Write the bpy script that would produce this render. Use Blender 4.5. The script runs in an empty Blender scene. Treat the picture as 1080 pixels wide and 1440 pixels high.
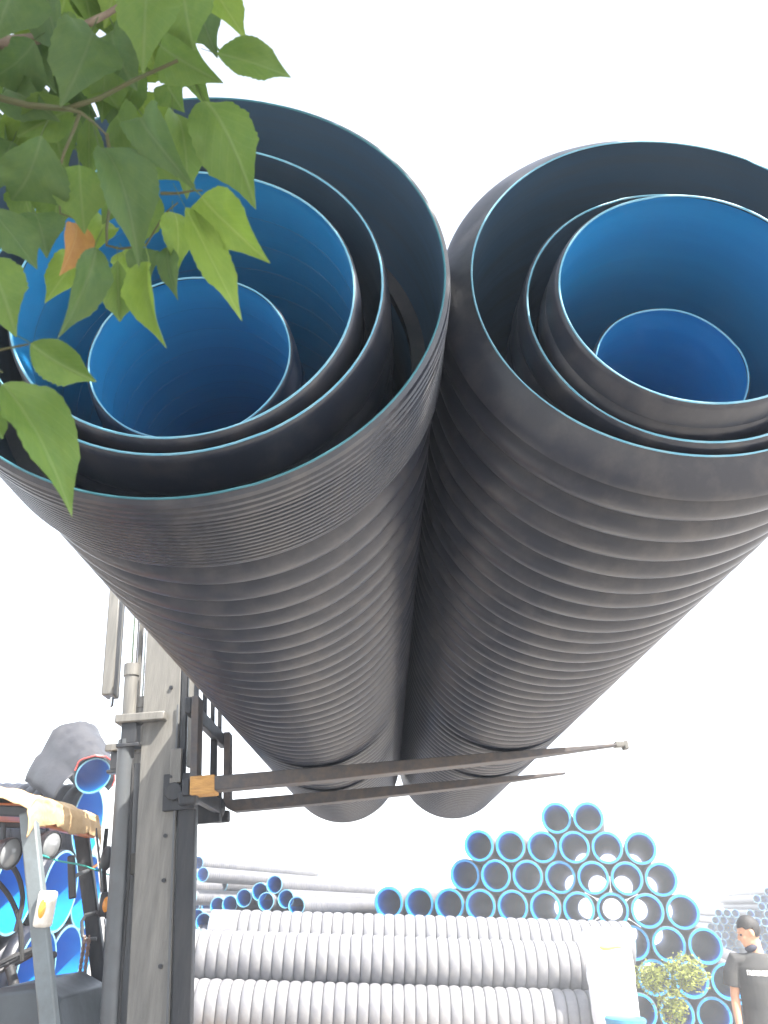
import bpy, bmesh, math, random
from mathutils import Vector, Matrix, noise
from mathutils.bvhtree import BVHTree
random.seed(7)
S = bpy.context.scene
COL = S.collection
PI = math.pi

# ------------------------------------------------------------------ camera
FPX, PITCH, ROLL, CAMH = 1103.3, 0.4592, 0.030, 1.75
CF = Vector((0, math.cos(PITCH), math.sin(PITCH)))
_U = Vector((0, -math.sin(PITCH), math.cos(PITCH)))
_R = Vector((1, 0, 0))
CR = _R * math.cos(ROLL) + _U * math.sin(ROLL)
CU = -_R * math.sin(ROLL) + _U * math.cos(ROLL)
CAM = Vector((0, 0, CAMH))
cd = bpy.data.cameras.new("camera")
cam = bpy.data.objects.new("camera", cd); COL.objects.link(cam)
cd.sensor_fit = 'HORIZONTAL'; cd.sensor_width = 36.0; cd.lens = 36.0 * FPX / 1080.0
cd.clip_start = 0.02; cd.clip_end = 3000
m = Matrix((CR, CU, -CF)).transposed().to_4x4(); m.translation = CAM
cam.matrix_world = m
cd.dof.use_dof = True; cd.dof.focus_distance = 2.6; cd.dof.aperture_fstop = 13.0     # a phone lens: the near leaves are a touch soft
S.camera = cam

# ------------------------------------------------------------------ sky, sun, exposure
SUN_TO = Vector((0.42, -0.38, 0.82)).normalized()       # towards the sun: high, over the camera's right shoulder
el = math.asin(SUN_TO.z); az = math.atan2(SUN_TO.x, SUN_TO.y)
w = bpy.data.worlds.new("World"); S.world = w; w.use_nodes = True
nt = w.node_tree; nt.nodes.clear()
out = nt.nodes.new('ShaderNodeOutputWorld'); bg = nt.nodes.new('ShaderNodeBackground')
sky = nt.nodes.new('ShaderNodeTexSky'); sky.sky_type = 'NISHITA'; sky.sun_disc = False
sky.sun_elevation = el; sky.sun_rotation = az
sky.air_density = 1.0; sky.dust_density = 2.0; sky.ozone_density = 1.0
hs = nt.nodes.new('ShaderNodeHueSaturation'); hs.inputs['Saturation'].default_value = 0.42
nt.links.new(sky.outputs[0], hs.inputs['Color']); nt.links.new(hs.outputs[0], bg.inputs[0])
bg.inputs[1].default_value = 0.15
nt.links.new(bg.outputs[0], out.inputs[0])
sd = bpy.data.lights.new("sun", 'SUN'); sun = bpy.data.objects.new("sun", sd); COL.objects.link(sun)
sd.energy = 4.0; sd.angle = math.radians(0.5); sd.color = (1.0, 0.95, 0.87)
sun.rotation_euler = (-SUN_TO).to_track_quat('-Z', 'Y').to_euler(); sun.location = (0, 0, 30)
S.view_settings.view_transform = 'Standard'; S.view_settings.look = 'None'
S.view_settings.gamma = 1.0; S.view_settings.use_curve_mapping = False
S.view_settings.exposure = 2.2
S.render.engine = 'CYCLES'
S.render.resolution_x, S.render.resolution_y = 768, 1024

# ------------------------------------------------------------------ helpers
def ray(px, py):
    return CF + CR * ((px - 540) / FPX) - CU * ((py - 720) / FPX)
def at(px, py, Y):
    d = ray(px, py); return CAM + d * (Y / d.y)
def atd(px, py, depth):
    return CAM + ray(px, py) * depth

class MB:
    def __init__(s): s.v = []; s.f = []
    def add(s, vs, fs):
        o = len(s.v); s.v += [Vector(v) for v in vs]; s.f += [tuple(i + o for i in f) for f in fs]; return s
    def box(s, c, size, M=None):
        hx, hy, hz = size[0] / 2, size[1] / 2, size[2] / 2
        vs = [Vector((x, y, z)) for x in (-hx, hx) for y in (-hy, hy) for z in (-hz, hz)]
        if M is not None: vs = [M @ v for v in vs]
        vs = [v + Vector(c) for v in vs]
        return s.add(vs, [(0, 1, 3, 2), (4, 6, 7, 5), (0, 4, 5, 1), (2, 3, 7, 6), (0, 2, 6, 4), (1, 5, 7, 3)])
    def box2(s, a, b):
        return s.box([(a[i] + b[i]) / 2 for i in range(3)], [abs(a[i] - b[i]) for i in range(3)])
    def bar(s, a, b, wx, wy, up=(0, 0, 1)):
        a, b = Vector(a), Vector(b); d = (b - a); L = d.length; d.normalize()
        x = d.cross(Vector(up)); 
        if x.length < 1e-4: x = d.cross(Vector((0, 1, 0)))
        x.normalize(); y = x.cross(d)
        M = Matrix((x, d, y)).transposed()
        return s.box((a + b) / 2, (wx, L, wy), M)
    def tube(s, pts, r, n=10, cap=True):
        pts = [Vector(p) for p in pts]; k = len(pts)
        rs = r if isinstance(r, (list, tuple)) else [r] * k
        vs = []; prev = None
        for i, p in enumerate(pts):
            d = (pts[min(i + 1, k - 1)] - pts[max(i - 1, 0)])
            if d.length < 1e-9: d = Vector((0, 0, 1))
            d.normalize()
            x = d.orthogonal() if prev is None else prev - d * prev.dot(d)
            x.normalize(); prev = x; y = d.cross(x)
            for j in range(n):
                a = 2 * PI * j / n; vs.append(p + (x * math.cos(a) + y * math.sin(a)) * rs[i])
        fs = [(i * n + j, i * n + (j + 1) % n, (i + 1) * n + (j + 1) % n, (i + 1) * n + j) for i in range(k - 1) for j in range(n)]
        if cap:
            fs.append(tuple(reversed(range(n)))); fs.append(tuple((k - 1) * n + j for j in range(n)))
        return s.add(vs, fs)
    def lathe(s, prof, n=48, M=None, wob=None, inward=False, capends=False):
        """profile of (y, r) turned about the local Y axis"""
        vs = []
        for i, (y, r) in enumerate(prof):
            for j in range(n):
                a = 2 * PI * j / n
                k = wob(a, y) if wob else 1.0
                v = Vector((r * k * math.cos(a), y, r * k * math.sin(a)))
                vs.append(M @ v if M is not None else v)
        fs = []
        for i in range(len(prof) - 1):
            for j in range(n):
                q = (i * n + j, (i + 1) * n + j, (i + 1) * n + (j + 1) % n, i * n + (j + 1) % n)
                fs.append(q if not inward else q[::-1])
        if capends:
            fs.append(tuple(range(n))); fs.append(tuple(reversed([(len(prof) - 1) * n + j for j in range(n)])))
        return s.add(vs, fs)
    def sphere(s, c, r, n=16, M=None):
        vs = []; fs = []; h = n // 2; c = Vector(c); r = Vector(r) if hasattr(r, '__len__') else Vector((r, r, r))
        for i in range(h + 1):
            t = PI * i / h
            for j in range(n):
                a = 2 * PI * j / n
                v = Vector((r.x * math.sin(t) * math.cos(a), r.y * math.sin(t) * math.sin(a), r.z * math.cos(t)))
                if M is not None: v = M @ v
                vs.append(c + v)
        for i in range(h):
            for j in range(n):
                fs.append((i * n + j, (i + 1) * n + j, (i + 1) * n + (j + 1) % n, i * n + (j + 1) % n))
        return s.add(vs, fs)
    def xf(s, M):
        s.v = [M @ v for v in s.v]; return s
    def build(s, name, mat, parent=None, smooth=True, bevel=0.0, origin=None, sharp=40):
        o0 = Vector(origin) if origin is not None else (parent.location.copy() if parent is not None and parent.get('world_parts') else Vector((0, 0, 0)))
        me = bpy.data.meshes.new(name)
        me.from_pydata([tuple(v - o0) for v in s.v], [], s.f)
        me.update()
        ob = bpy.data.objects.new(name, me); COL.objects.link(ob)
        if mat is not None: me.materials.append(MAT[mat])
        if parent is not None: ob.parent = parent
        elif origin is not None: ob.location = o0
        if smooth:
            me.polygons.foreach_set('use_smooth', [True] * len(me.polygons))
            try: me.set_sharp_from_angle(angle=math.radians(sharp))
            except Exception: pass
        if bevel > 0:
            b = ob.modifiers.new('bevel', 'BEVEL'); b.width = bevel; b.segments = 2; b.limit_method = 'ANGLE'
            b.harden_normals = False
        return ob

def tag(o, label=None, cat=None, group=None, kind=None):
    if label: o['label'] = label
    if cat: o['category'] = cat
    if group: o['group'] = group
    if kind: o['kind'] = kind
    return o
def empty(name, loc=(0, 0, 0), label=None, cat=None, group=None, world_parts=False):
    o = bpy.data.objects.new(name, None); COL.objects.link(o); o.location = loc
    o.empty_display_size = 0.1
    if world_parts: o['world_parts'] = 1
    return tag(o, label, cat, group)
def copy_tree(o, parent=None):
    c = o.copy(); COL.objects.link(c)
    if parent is not None: c.parent = parent
    for ch in o.children: copy_tree(ch, c)
    return c

# ------------------------------------------------------------------ materials
MAT = {}
def mat(name, col, rough=0.5, metal=0.0, col2=None, scale=6.0, amount=0.5, bump=0.0, bscale=60.0, stretch=None,
        trans=0.0, spec=0.5, detail=5.0, lo=0.4, hi=0.7, coat=0.0):
    M = bpy.data.materials.new(name); M.use_nodes = True; n = M.node_tree.nodes; L = M.node_tree.links
    b = n['Principled BSDF']; b.inputs['Base Color'].default_value = (*col, 1)
    b.inputs['Roughness'].default_value = rough; b.inputs['Metallic'].default_value = metal
    b.inputs['Specular IOR Level'].default_value = spec
    if coat: b.inputs['Coat Weight'].default_value = coat
    tc = n.new('ShaderNodeTexCoord'); mp = n.new('ShaderNodeMapping')
    if stretch: mp.inputs['Scale'].default_value = stretch
    L.new(tc.outputs['Object'], mp.inputs['Vector'])
    if col2 is not None:
        t = n.new('ShaderNodeTexNoise'); t.inputs['Scale'].default_value = scale; t.inputs['Detail'].default_value = detail
        t.inputs['Roughness'].default_value = 0.62
        L.new(mp.outputs[0], t.inputs['Vector'])
        r = n.new('ShaderNodeMapRange'); r.inputs['From Min'].default_value = lo; r.inputs['From Max'].default_value = hi
        r.inputs['To Max'].default_value = amount
        L.new(t.outputs['Fac'], r.inputs['Value'])
        mx = n.new('ShaderNodeMix'); mx.data_type = 'RGBA'
        mx.inputs[6].default_value = (*col, 1); mx.inputs[7].default_value = (*col2, 1)
        L.new(r.outputs[0], mx.inputs[0]); L.new(mx.outputs[2], b.inputs['Base Color'])
        rr = n.new('ShaderNodeMapRange'); rr.inputs['To Min'].default_value = max(0.05, rough - 0.10); rr.inputs['To Max'].default_value = min(1, rough + 0.18)
        L.new(t.outputs['Fac'], rr.inputs['Value']); L.new(rr.outputs[0], b.inputs['Roughness'])
    if bump > 0:
        t2 = n.new('ShaderNodeTexNoise'); t2.inputs['Scale'].default_value = bscale; t2.inputs['Detail'].default_value = 4
        L.new(mp.outputs[0], t2.inputs['Vector'])
        bp = n.new('ShaderNodeBump'); bp.inputs['Strength'].default_value = bump; bp.inputs['Distance'].default_value = 0.01
        L.new(t2.outputs['Fac'], bp.inputs['Height']); L.new(bp.outputs[0], b.inputs['Normal'])
    if trans > 0:
        tr = n.new('ShaderNodeBsdfTranslucent'); ms = n.new('ShaderNodeMixShader'); ms.inputs[0].default_value = trans
        o = n['Material Output']
        L.new(b.outputs[0], ms.inputs[1]); L.new(tr.outputs[0], ms.inputs[2]); L.new(ms.outputs[0], o.inputs['Surface'])
        if col2 is not None: L.new(mx.outputs[2], tr.inputs['Color'])
        else: tr.inputs['Color'].default_value = (*col, 1)
    MAT[name] = M; return M

mat('black_plastic', (0.015, 0.018, 0.029), 0.34, col2=(0.090, 0.083, 0.082), scale=11, amount=0.45, detail=11, lo=0.46, hi=0.74, bump=0.05, bscale=45, stretch=(1, 0.6, 1))
mat('glare_grey_plastic', (0.165, 0.165, 0.178), 0.45, col2=(0.23, 0.225, 0.222), scale=7, amount=0.8, bump=0.1, bscale=40)  # black pipe plastic lightened to dusty grey; veiling glare is in the colour
mat('glare_midgrey_plastic', (0.10, 0.10, 0.112), 0.45, col2=(0.17, 0.165, 0.16), scale=7, amount=0.8, bump=0.1, bscale=40)  # darker step of the same glare-lightened black plastic
mat('blue_liner', (0.014, 0.18, 0.43), 0.36, col2=(0.020, 0.22, 0.48), scale=4, amount=0.6, stretch=(0.4, 6, 0.4), bump=0.05, bscale=20)
mat('yard_liner', (0.008, 0.21, 0.60), 0.5, col2=(0.012, 0.25, 0.64), scale=4, amount=0.6, spec=0.2)
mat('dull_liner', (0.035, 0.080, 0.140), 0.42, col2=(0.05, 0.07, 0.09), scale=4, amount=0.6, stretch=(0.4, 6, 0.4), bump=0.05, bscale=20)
mat('cut_edge', (0.12, 0.34, 0.48), 0.45, col2=(0.25, 0.42, 0.50), scale=25, amount=0.7)
mat('cut_edge_lit_blue', (0.012, 0.24, 0.56), 0.4, col2=(0.03, 0.32, 0.62), scale=12, amount=0.7)  # cut edge brightened; the lit liner band at the mouth is put in
mat('cut_edge_teal', (0.025, 0.13, 0.17), 0.45, col2=(0.05, 0.17, 0.21), scale=25, amount=0.7)
mat('ground', (0.39, 0.36, 0.325), 0.9, col2=(0.28, 0.257, 0.235), scale=0.6, amount=0.7, bump=0.5, bscale=18, detail=9)
mat('mast_paint', (0.165, 0.158, 0.142), 0.40, col2=(0.085, 0.082, 0.075), scale=5, amount=0.7, stretch=(5, 5, 0.5), bump=0.25, bscale=30, detail=9, lo=0.36, hi=0.62)
mat('black_paint', (0.014, 0.016, 0.021), 0.38, col2=(0.06, 0.057, 0.054), scale=6, amount=0.5, stretch=(3, 3, 0.4), bump=0.15, bscale=30, spec=0.35)
mat('steel_paint', (0.075, 0.082, 0.088), 0.4, col2=(0.06, 0.06, 0.06), scale=8, amount=0.7, bump=0.1)
mat('fork_steel', (0.050, 0.048, 0.052), 0.5, metal=0.1, col2=(0.12, 0.09, 0.07), scale=14, amount=0.8, bump=0.2, bscale=50)
mat('chrome', (0.75, 0.75, 0.76), 0.14, metal=1.0)
mat('lit_pillar_paint', (0.14, 0.165, 0.175), 0.42, col2=(0.085, 0.09, 0.09), scale=7, amount=0.7, bump=0.08)
mat('tan_canvas', (0.52, 0.37, 0.20), 0.85, col2=(0.40, 0.25, 0.12), scale=9, amount=0.8, bump=0.5, bscale=35)
mat('orange_paint', (0.62, 0.17, 0.03), 0.4, col2=(0.45, 0.12, 0.03), scale=8, amount=0.7)
mat('amber_lens', (0.85, 0.33, 0.03), 0.25, coat=0.5)
mat('lamp_glass', (0.22, 0.23, 0.24), 0.12, coat=0.5)
mat('white_box', (0.62, 0.60, 0.55), 0.45, col2=(0.45, 0.40, 0.33), scale=14, amount=0.7)
mat('wood', (0.52, 0.29, 0.09), 0.75, col2=(0.30, 0.15, 0.05), scale=9, amount=0.9, stretch=(1.5, 10, 14), bump=0.5, bscale=20)
mat('rubber', (0.02, 0.02, 0.02), 0.8, bump=0.3)
mat('green_cord', (0.05, 0.42, 0.36), 0.6)
mat('hood_paint', (0.055, 0.066, 0.074), 0.42, col2=(0.035, 0.04, 0.043), scale=7, amount=0.6)
mat('seat_vinyl', (0.03, 0.03, 0.032), 0.55, bump=0.2)
mat('rust_chain', (0.22, 0.13, 0.09), 0.55, metal=0.5, col2=(0.35, 0.33, 0.32), scale=60, amount=0.8)
mat('sack', (0.78, 0.78, 0.80), 0.75, col2=(0.66, 0.66, 0.70), scale=10, amount=0.7, bump=0.25, bscale=90, trans=0.12)
mat('strap', (0.85, 0.50, 0.10), 0.6)
mat('drum_blue', (0.04, 0.20, 0.33), 0.35)
mat('mirror_back', (0.03, 0.03, 0.035), 0.35)
mat('tarp_black', (0.035, 0.035, 0.04), 0.45, col2=(0.07, 0.07, 0.075), scale=8, amount=0.6, bump=0.3, bscale=25)
mat('tarp_red', (0.45, 0.06, 0.05), 0.6)
mat('skin', (0.52, 0.28, 0.17), 0.5, col2=(0.45, 0.21, 0.13), scale=9, amount=0.6)
mat('hair', (0.015, 0.013, 0.012), 0.55, bump=0.6, bscale=140)
mat('shirt', (0.045, 0.045, 0.045), 0.9, col2=(0.065, 0.063, 0.058), scale=12, amount=0.6, bump=0.25, bscale=160)
mat('shirt_print', (0.82, 0.82, 0.80), 0.7)
mat('trousers', (0.05, 0.06, 0.09), 0.9, bump=0.2)
mat('mask', (0.03, 0.03, 0.05), 0.8)
mat('shoe', (0.03, 0.03, 0.03), 0.6)
mat('bark', (0.13, 0.10, 0.075), 0.85, col2=(0.22, 0.18, 0.14), scale=30, amount=0.7, bump=0.6, bscale=60, stretch=(1, 1, 0.3))
mat('twig', (0.055, 0.065, 0.025), 0.7, col2=(0.08, 0.06, 0.03), scale=40, amount=0.6)

def leafmat(name, col, col2, vein, trans):
    M = bpy.data.materials.new(name); M.use_nodes = True; n = M.node_tree.nodes; L = M.node_tree.links
    b = n['Principled BSDF']; b.inputs['Roughness'].default_value = 0.55; b.inputs['Specular IOR Level'].default_value = 0.3
    tc = n.new('ShaderNodeTexCoord'); t = n.new('ShaderNodeTexNoise'); t.inputs['Scale'].default_value = 5.0; t.inputs['Detail'].default_value = 9; t.inputs['Roughness'].default_value = 0.7
    oi = n.new('ShaderNodeObjectInfo'); ad = n.new('ShaderNodeVectorMath'); ad.operation = 'ADD'
    L.new(tc.outputs['Object'], ad.inputs[0]); L.new(oi.outputs['Random'], ad.inputs[1]); L.new(ad.outputs[0], t.inputs['Vector'])
    mx = n.new('ShaderNodeMix'); mx.data_type = 'RGBA'; mx.inputs[6].default_value = (*col, 1); mx.inputs[7].default_value = (*col2, 1)
    r = n.new('ShaderNodeMapRange'); r.inputs['From Min'].default_value = 0.35; r.inputs['From Max'].default_value = 0.68
    L.new(t.outputs['Fac'], r.inputs['Value']); L.new(r.outputs[0], mx.inputs[0])
    # veins: midrib and side veins in leaf coordinates
    sp = n.new('ShaderNodeSeparateXYZ'); L.new(tc.outputs['Object'], sp.inputs[0])
    ab = n.new('ShaderNodeMath'); ab.operation = 'ABSOLUTE'; L.new(sp.outputs['X'], ab.inputs[0])
    mid = n.new('ShaderNodeMapRange'); mid.inputs['From Min'].default_value = 0.0; mid.inputs['From Max'].default_value = 0.035
    mid.inputs['To Min'].default_value = 0.55; mid.inputs['To Max'].default_value = 0.0; L.new(ab.outputs[0], mid.inputs['Value'])
    sv = n.new('ShaderNodeMath'); sv.operation = 'MULTIPLY_ADD'; sv.inputs[1].default_value = -0.9; L.new(ab.outputs[0], sv.inputs[0]); L.new(sp.outputs['Y'], sv.inputs[2])
    sc = n.new('ShaderNodeMath'); sc.operation = 'MULTIPLY'; sc.inputs[1].default_value = 52.0; L.new(sv.outputs[0], sc.inputs[0])
    sn = n.new('ShaderNodeMath'); sn.operation = 'SINE'; L.new(sc.outputs[0], sn.inputs[0])
    sm = n.new('ShaderNodeMapRange'); sm.inputs['From Min'].default_value = 0.86; sm.inputs['From Max'].default_value = 1.0; sm.inputs['To Max'].default_value = 0.14
    L.new(sn.outputs[0], sm.inputs['Value'])
    mxv = n.new('ShaderNodeMath'); mxv.operation = 'MAXIMUM'; L.new(mid.outputs[0], mxv.inputs[0]); L.new(sm.outputs[0], mxv.inputs[1])
    m2 = n.new('ShaderNodeMix'); m2.data_type = 'RGBA'; m2.inputs[7].default_value = (*vein, 1)
    L.new(mxv.outputs[0], m2.inputs[0]); L.new(mx.outputs[2], m2.inputs[6])
    L.new(m2.outputs[2], b.inputs['Base Color'])
    bp = n.new('ShaderNodeBump'); bp.inputs['Strength'].default_value = 0.35; bp.inputs['Distance'].default_value = 0.004
    L.new(mxv.outputs[0], bp.inputs['Height']); L.new(bp.outputs[0], b.inputs['Normal'])
    tr = n.new('ShaderNodeBsdfTranslucent'); L.new(m2.outputs[2], tr.inputs['Color'])
    ms = n.new('ShaderNodeMixShader'); ms.inputs[0].default_value = trans
    L.new(b.outputs[0], ms.inputs[1]); L.new(tr.outputs[0], ms.inputs[2]); L.new(ms.outputs[0], n['Material Output'].inputs['Surface'])
    MAT[name] = M
leafmat('leaf_green', (0.095, 0.170, 0.040), (0.130, 0.205, 0.045), (0.18, 0.25, 0.10), 0.5)  # leaf greens differ in tone only: mid, yellow-green and dark
leafmat('leaf_yellow_green', (0.14, 0.23, 0.04), (0.18, 0.27, 0.045), (0.26, 0.34, 0.10), 0.5)
leafmat('leaf_dark_green', (0.060, 0.115, 0.040), (0.085, 0.140, 0.042), (0.12, 0.17, 0.08), 0.4)
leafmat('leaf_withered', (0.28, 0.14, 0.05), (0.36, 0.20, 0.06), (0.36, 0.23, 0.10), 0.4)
leafmat('shrub_leaf', (0.19, 0.23, 0.05), (0.32, 0.33, 0.08), (0.22, 0.26, 0.08), 0.4)

# ------------------------------------------------------------------ the setting
g = MB(); N = 40
def gr(i): 
    t = i / N * 2 - 1; return math.copysign(abs(t) ** 2.6, t) * 900
vs = [(gr(i), gr(j) + 8, 0.0) for i in range(N + 1) for j in range(N + 1)]
fs = [(i * (N + 1) + j, (i + 1) * (N + 1) + j, (i + 1) * (N + 1) + j + 1, i * (N + 1) + j + 1) for i in range(N) for j in range(N)]
tag(g.add(vs, fs).build('ground', 'ground', smooth=False), 'pale dusty concrete yard', None, kind='structure')

# ------------------------------------------------------------------ the big raised pipes
YAW = 0.0169
D = Vector((math.sin(YAW), math.cos(YAW), 0)); RT = Vector((math.cos(YAW), -math.sin(YAW), 0))
def pipe_frame(cx, cz, s): return CAM + RT * cx + Vector((0, 0, cz)) + D * s

def ribs(y0, y1, R, A, pitch, k=12, sharp=0.42):
    """outer profile of rounded ribs with narrow valleys"""
    n = max(1, int(round((y1 - y0) / pitch))); p = (y1 - y0) / n; o = []
    for i in range(n):
        for j in range(k):
            t = j / k; t = t - 0.10 * math.sin(2 * PI * t) * 0.9
            o.append((y0 + (i + t) * p, R - A * (1 - abs(math.sin(PI * t)) ** sharp)))
    o.append((y1, R - A)); return o
def wobble(seed, amt):
    ph = [random.Random(seed + k).uniform(0, 6.28) for k in range(4)]
    return lambda a, y: 1 + amt * (math.sin(2 * a + ph[0]) + 0.6 * math.sin(3 * a + ph[1] + y * 0.4) + 0.25 * math.sin(7 * a + ph[2] + y * 3))
def big_pipe(name, label, cx, cz, s0, s1, rin, rout, pitch, A, style, liner, edge, seed, nseg, group, kk=13, lip=0.0045):
    root = empty(name, pipe_frame(cx, cz, s0), label, 'pipe', group); root.rotation_euler = (0, 0, -YAW)
    L = s1 - s0; W = wobble(seed, 0.0018)
    rx = rin + lip
    if style == 'socket':      # belled end with fine rings, then a step down to the ribs
        pr = [(0.0, rx), (0.006, rx + 0.010), (0.02, rx + 0.012)]
        y = 0.026
        for i in range(3):     # coarser rings near the mouth
            pr += [(y, rx + 0.004), (y + 0.006, rx + 0.014), (y + 0.016, rx + 0.014), (y + 0.022, rx + 0.004)]; y += 0.024
        while y < 0.335:
            pr += [(y, rx + 0.001), (y + 0.004, rx + 0.0115), (y + 0.012, rx + 0.0115), (y + 0.016, rx + 0.001)]; y += 0.0185
        pr += [(y, rx + 0.009), (y + 0.012, rx + 0.006), (y + 0.016, rout - A * 1.05), (y + 0.075, rout - A * 1.05)]
        pr += ribs(y + 0.08, L, rout, A, pitch, kk)
        rl = rout - A - 0.012
        li = [(0, rin), (0.33, rin - 0.004), (0.40, rl), (0.6, rl)]
        y0 = 0.6
    else:                      # cut spigot end: a rounded half rib
        e = A * 0.0 + (rout - rx)
        pr = [(0.0, rx), (0.004, rx + 0.006)]
        h = pitch * style
        for t in (0.12, 0.25, 0.4, 0.55, 0.7, 0.85, 0.95):
            pr.append((0.004 + h * t, rx + 0.006 + (rout - 0.012 - rx) * math.sin(t * PI * 0.5) ** 0.9))
        pr.append((h + 0.004, rout - 0.010)); pr.append((h + 0.012, rout - A * 0.8))
        pr += ribs(h + 0.016, L, rout, A, pitch, kk)
        rl = rin; li = [(0, rin)]; y0 = 0.0
    n = max(2, int((L - y0) / (pitch / 2)))
    for i in range(1, n + 1):
        li.append((y0 + (L - y0) * i / n, rl + (0.008 if i % 2 and i < n else -0.0006)))
    MB().lathe(pr, nseg, wob=W).build('corrugated_shell', 'black_plastic', root, sharp=50)
    MB().lathe(li, nseg, wob=W, inward=True).build('inner_liner', liner, root, sharp=60)
    rnd = random.Random(seed); cut = rnd.uniform(0, 6.28)
    for (ya, sg) in ((0.0, -1), (L, 1)):
        ro = rin + lip if ya == 0 else pr[-1][1]
        rr = rin if ya == 0 else li[-1][1]
        p2 = [(ya + sg * 0.0005 * 0, rr - 0.0006), (ya + sg * 0.003, rr + 0.001), (ya + sg * 0.003, ro - 0.001), (ya, ro + 0.0006)]
        rg = MB().lathe(p2, nseg, wob=W, inward=sg > 0)
        # slightly uneven saw cut
        rg.v = [v + Vector((0, (0.003 if ((math.atan2(v.z, v.x) - cut) % 6.283) < 2.2 else 0.0) * (1 if v.y > L / 2 else -1) + 0.0015 * math.sin(5 * math.atan2(v.z, v.x) + cut), 0)) for v in rg.v]
        rg.build('cut_edge', edge, root, sharp=60)
    return root
GL, GR = 'nested pipes of the socket-ended bundle', 'nested pipes of the ribbed-end bundle'
PL = (-0.5162, 1.3442); PR = (0.7196, 1.4793)
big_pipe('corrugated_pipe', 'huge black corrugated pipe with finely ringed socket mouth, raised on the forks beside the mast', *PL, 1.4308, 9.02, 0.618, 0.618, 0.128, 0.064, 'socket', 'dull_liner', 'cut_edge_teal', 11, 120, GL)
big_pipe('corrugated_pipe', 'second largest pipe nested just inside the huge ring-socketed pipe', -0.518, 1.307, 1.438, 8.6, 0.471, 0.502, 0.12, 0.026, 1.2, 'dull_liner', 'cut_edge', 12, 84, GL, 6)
big_pipe('corrugated_pipe', 'blue lined pipe nested third inside the huge ring-socketed pipe', -0.5095, 1.2645, 1.42, 8.2, 0.397, 0.424, 0.10, 0.022, 1.2, 'blue_liner', 'cut_edge', 13, 84, GL, 6)
big_pipe('corrugated_pipe', 'smallest bright blue pipe lying innermost in the huge ring-socketed pipe', -0.4866, 1.1237, 1.47, 7.6, 0.230, 0.256, 0.08, 0.02, 1.2, 'blue_liner', 'cut_edge', 14, 72, GL, 6, 0.0035)
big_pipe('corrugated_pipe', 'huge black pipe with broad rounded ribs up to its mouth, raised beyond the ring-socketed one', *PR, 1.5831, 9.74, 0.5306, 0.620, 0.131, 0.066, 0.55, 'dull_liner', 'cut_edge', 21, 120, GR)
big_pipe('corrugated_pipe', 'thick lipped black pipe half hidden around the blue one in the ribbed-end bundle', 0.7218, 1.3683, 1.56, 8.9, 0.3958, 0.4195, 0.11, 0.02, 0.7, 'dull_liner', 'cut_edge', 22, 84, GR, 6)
big_pipe('corrugated_pipe', 'blue lined pipe sticking out of the ribbed-end bundle', 0.7036, 1.3304, 1.46, 8.4, 0.319, 0.347, 0.10, 0.02, 0.7, 'blue_liner', 'cut_edge', 23, 84, GR, 6)
big_pipe('corrugated_pipe', 'smallest blue pipe lying innermost in the ribbed-end bundle', 0.688, 1.224, 1.62, 7.8, 0.188, 0.205, 0.075, 0.015, 0.7, 'blue_liner', 'cut_edge', 24, 72, GR, 6, 0.0035)

# ------------------------------------------------------------------ the forklift
TILT = math.atan2(PR[1] - PL[1], PR[0] - PL[0])
XP = Vector((math.cos(TILT), 0, math.sin(TILT))); ZP = Vector((-math.sin(TILT), 0, math.cos(TILT)))
cL = pipe_frame(*PL, 5.1)
ft = cL - ZP * 0.626
H = ft + XP * ((-1.08 - ft.x) / XP.x); H.y = 0
def mp(x, y, z): return H + XP * x + ZP * z + Vector((0, y, 0))
MM = Matrix((XP, Vector((0, 1, 0)), ZP)).transposed()
def mbox(b, x0, x1, y0, y1, z0, z1):
    return b.box(mp((x0 + x1) / 2, (y0 + y1) / 2, (z0 + z1) / 2), (abs(x1 - x0), abs(y1 - y0), abs(z1 - z0)), MM)
fl = empty('forklift', (-2.3, 5.7, 0), 'forklift with tilted mast holding two huge pipe bundles, tan cloth on its roof', 'forklift', world_parts=True)
YC = 5.7
near, far = YC - 0.46, YC + 0.46
MAIN_MBOX, MAIN_MP = mbox, mp
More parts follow.
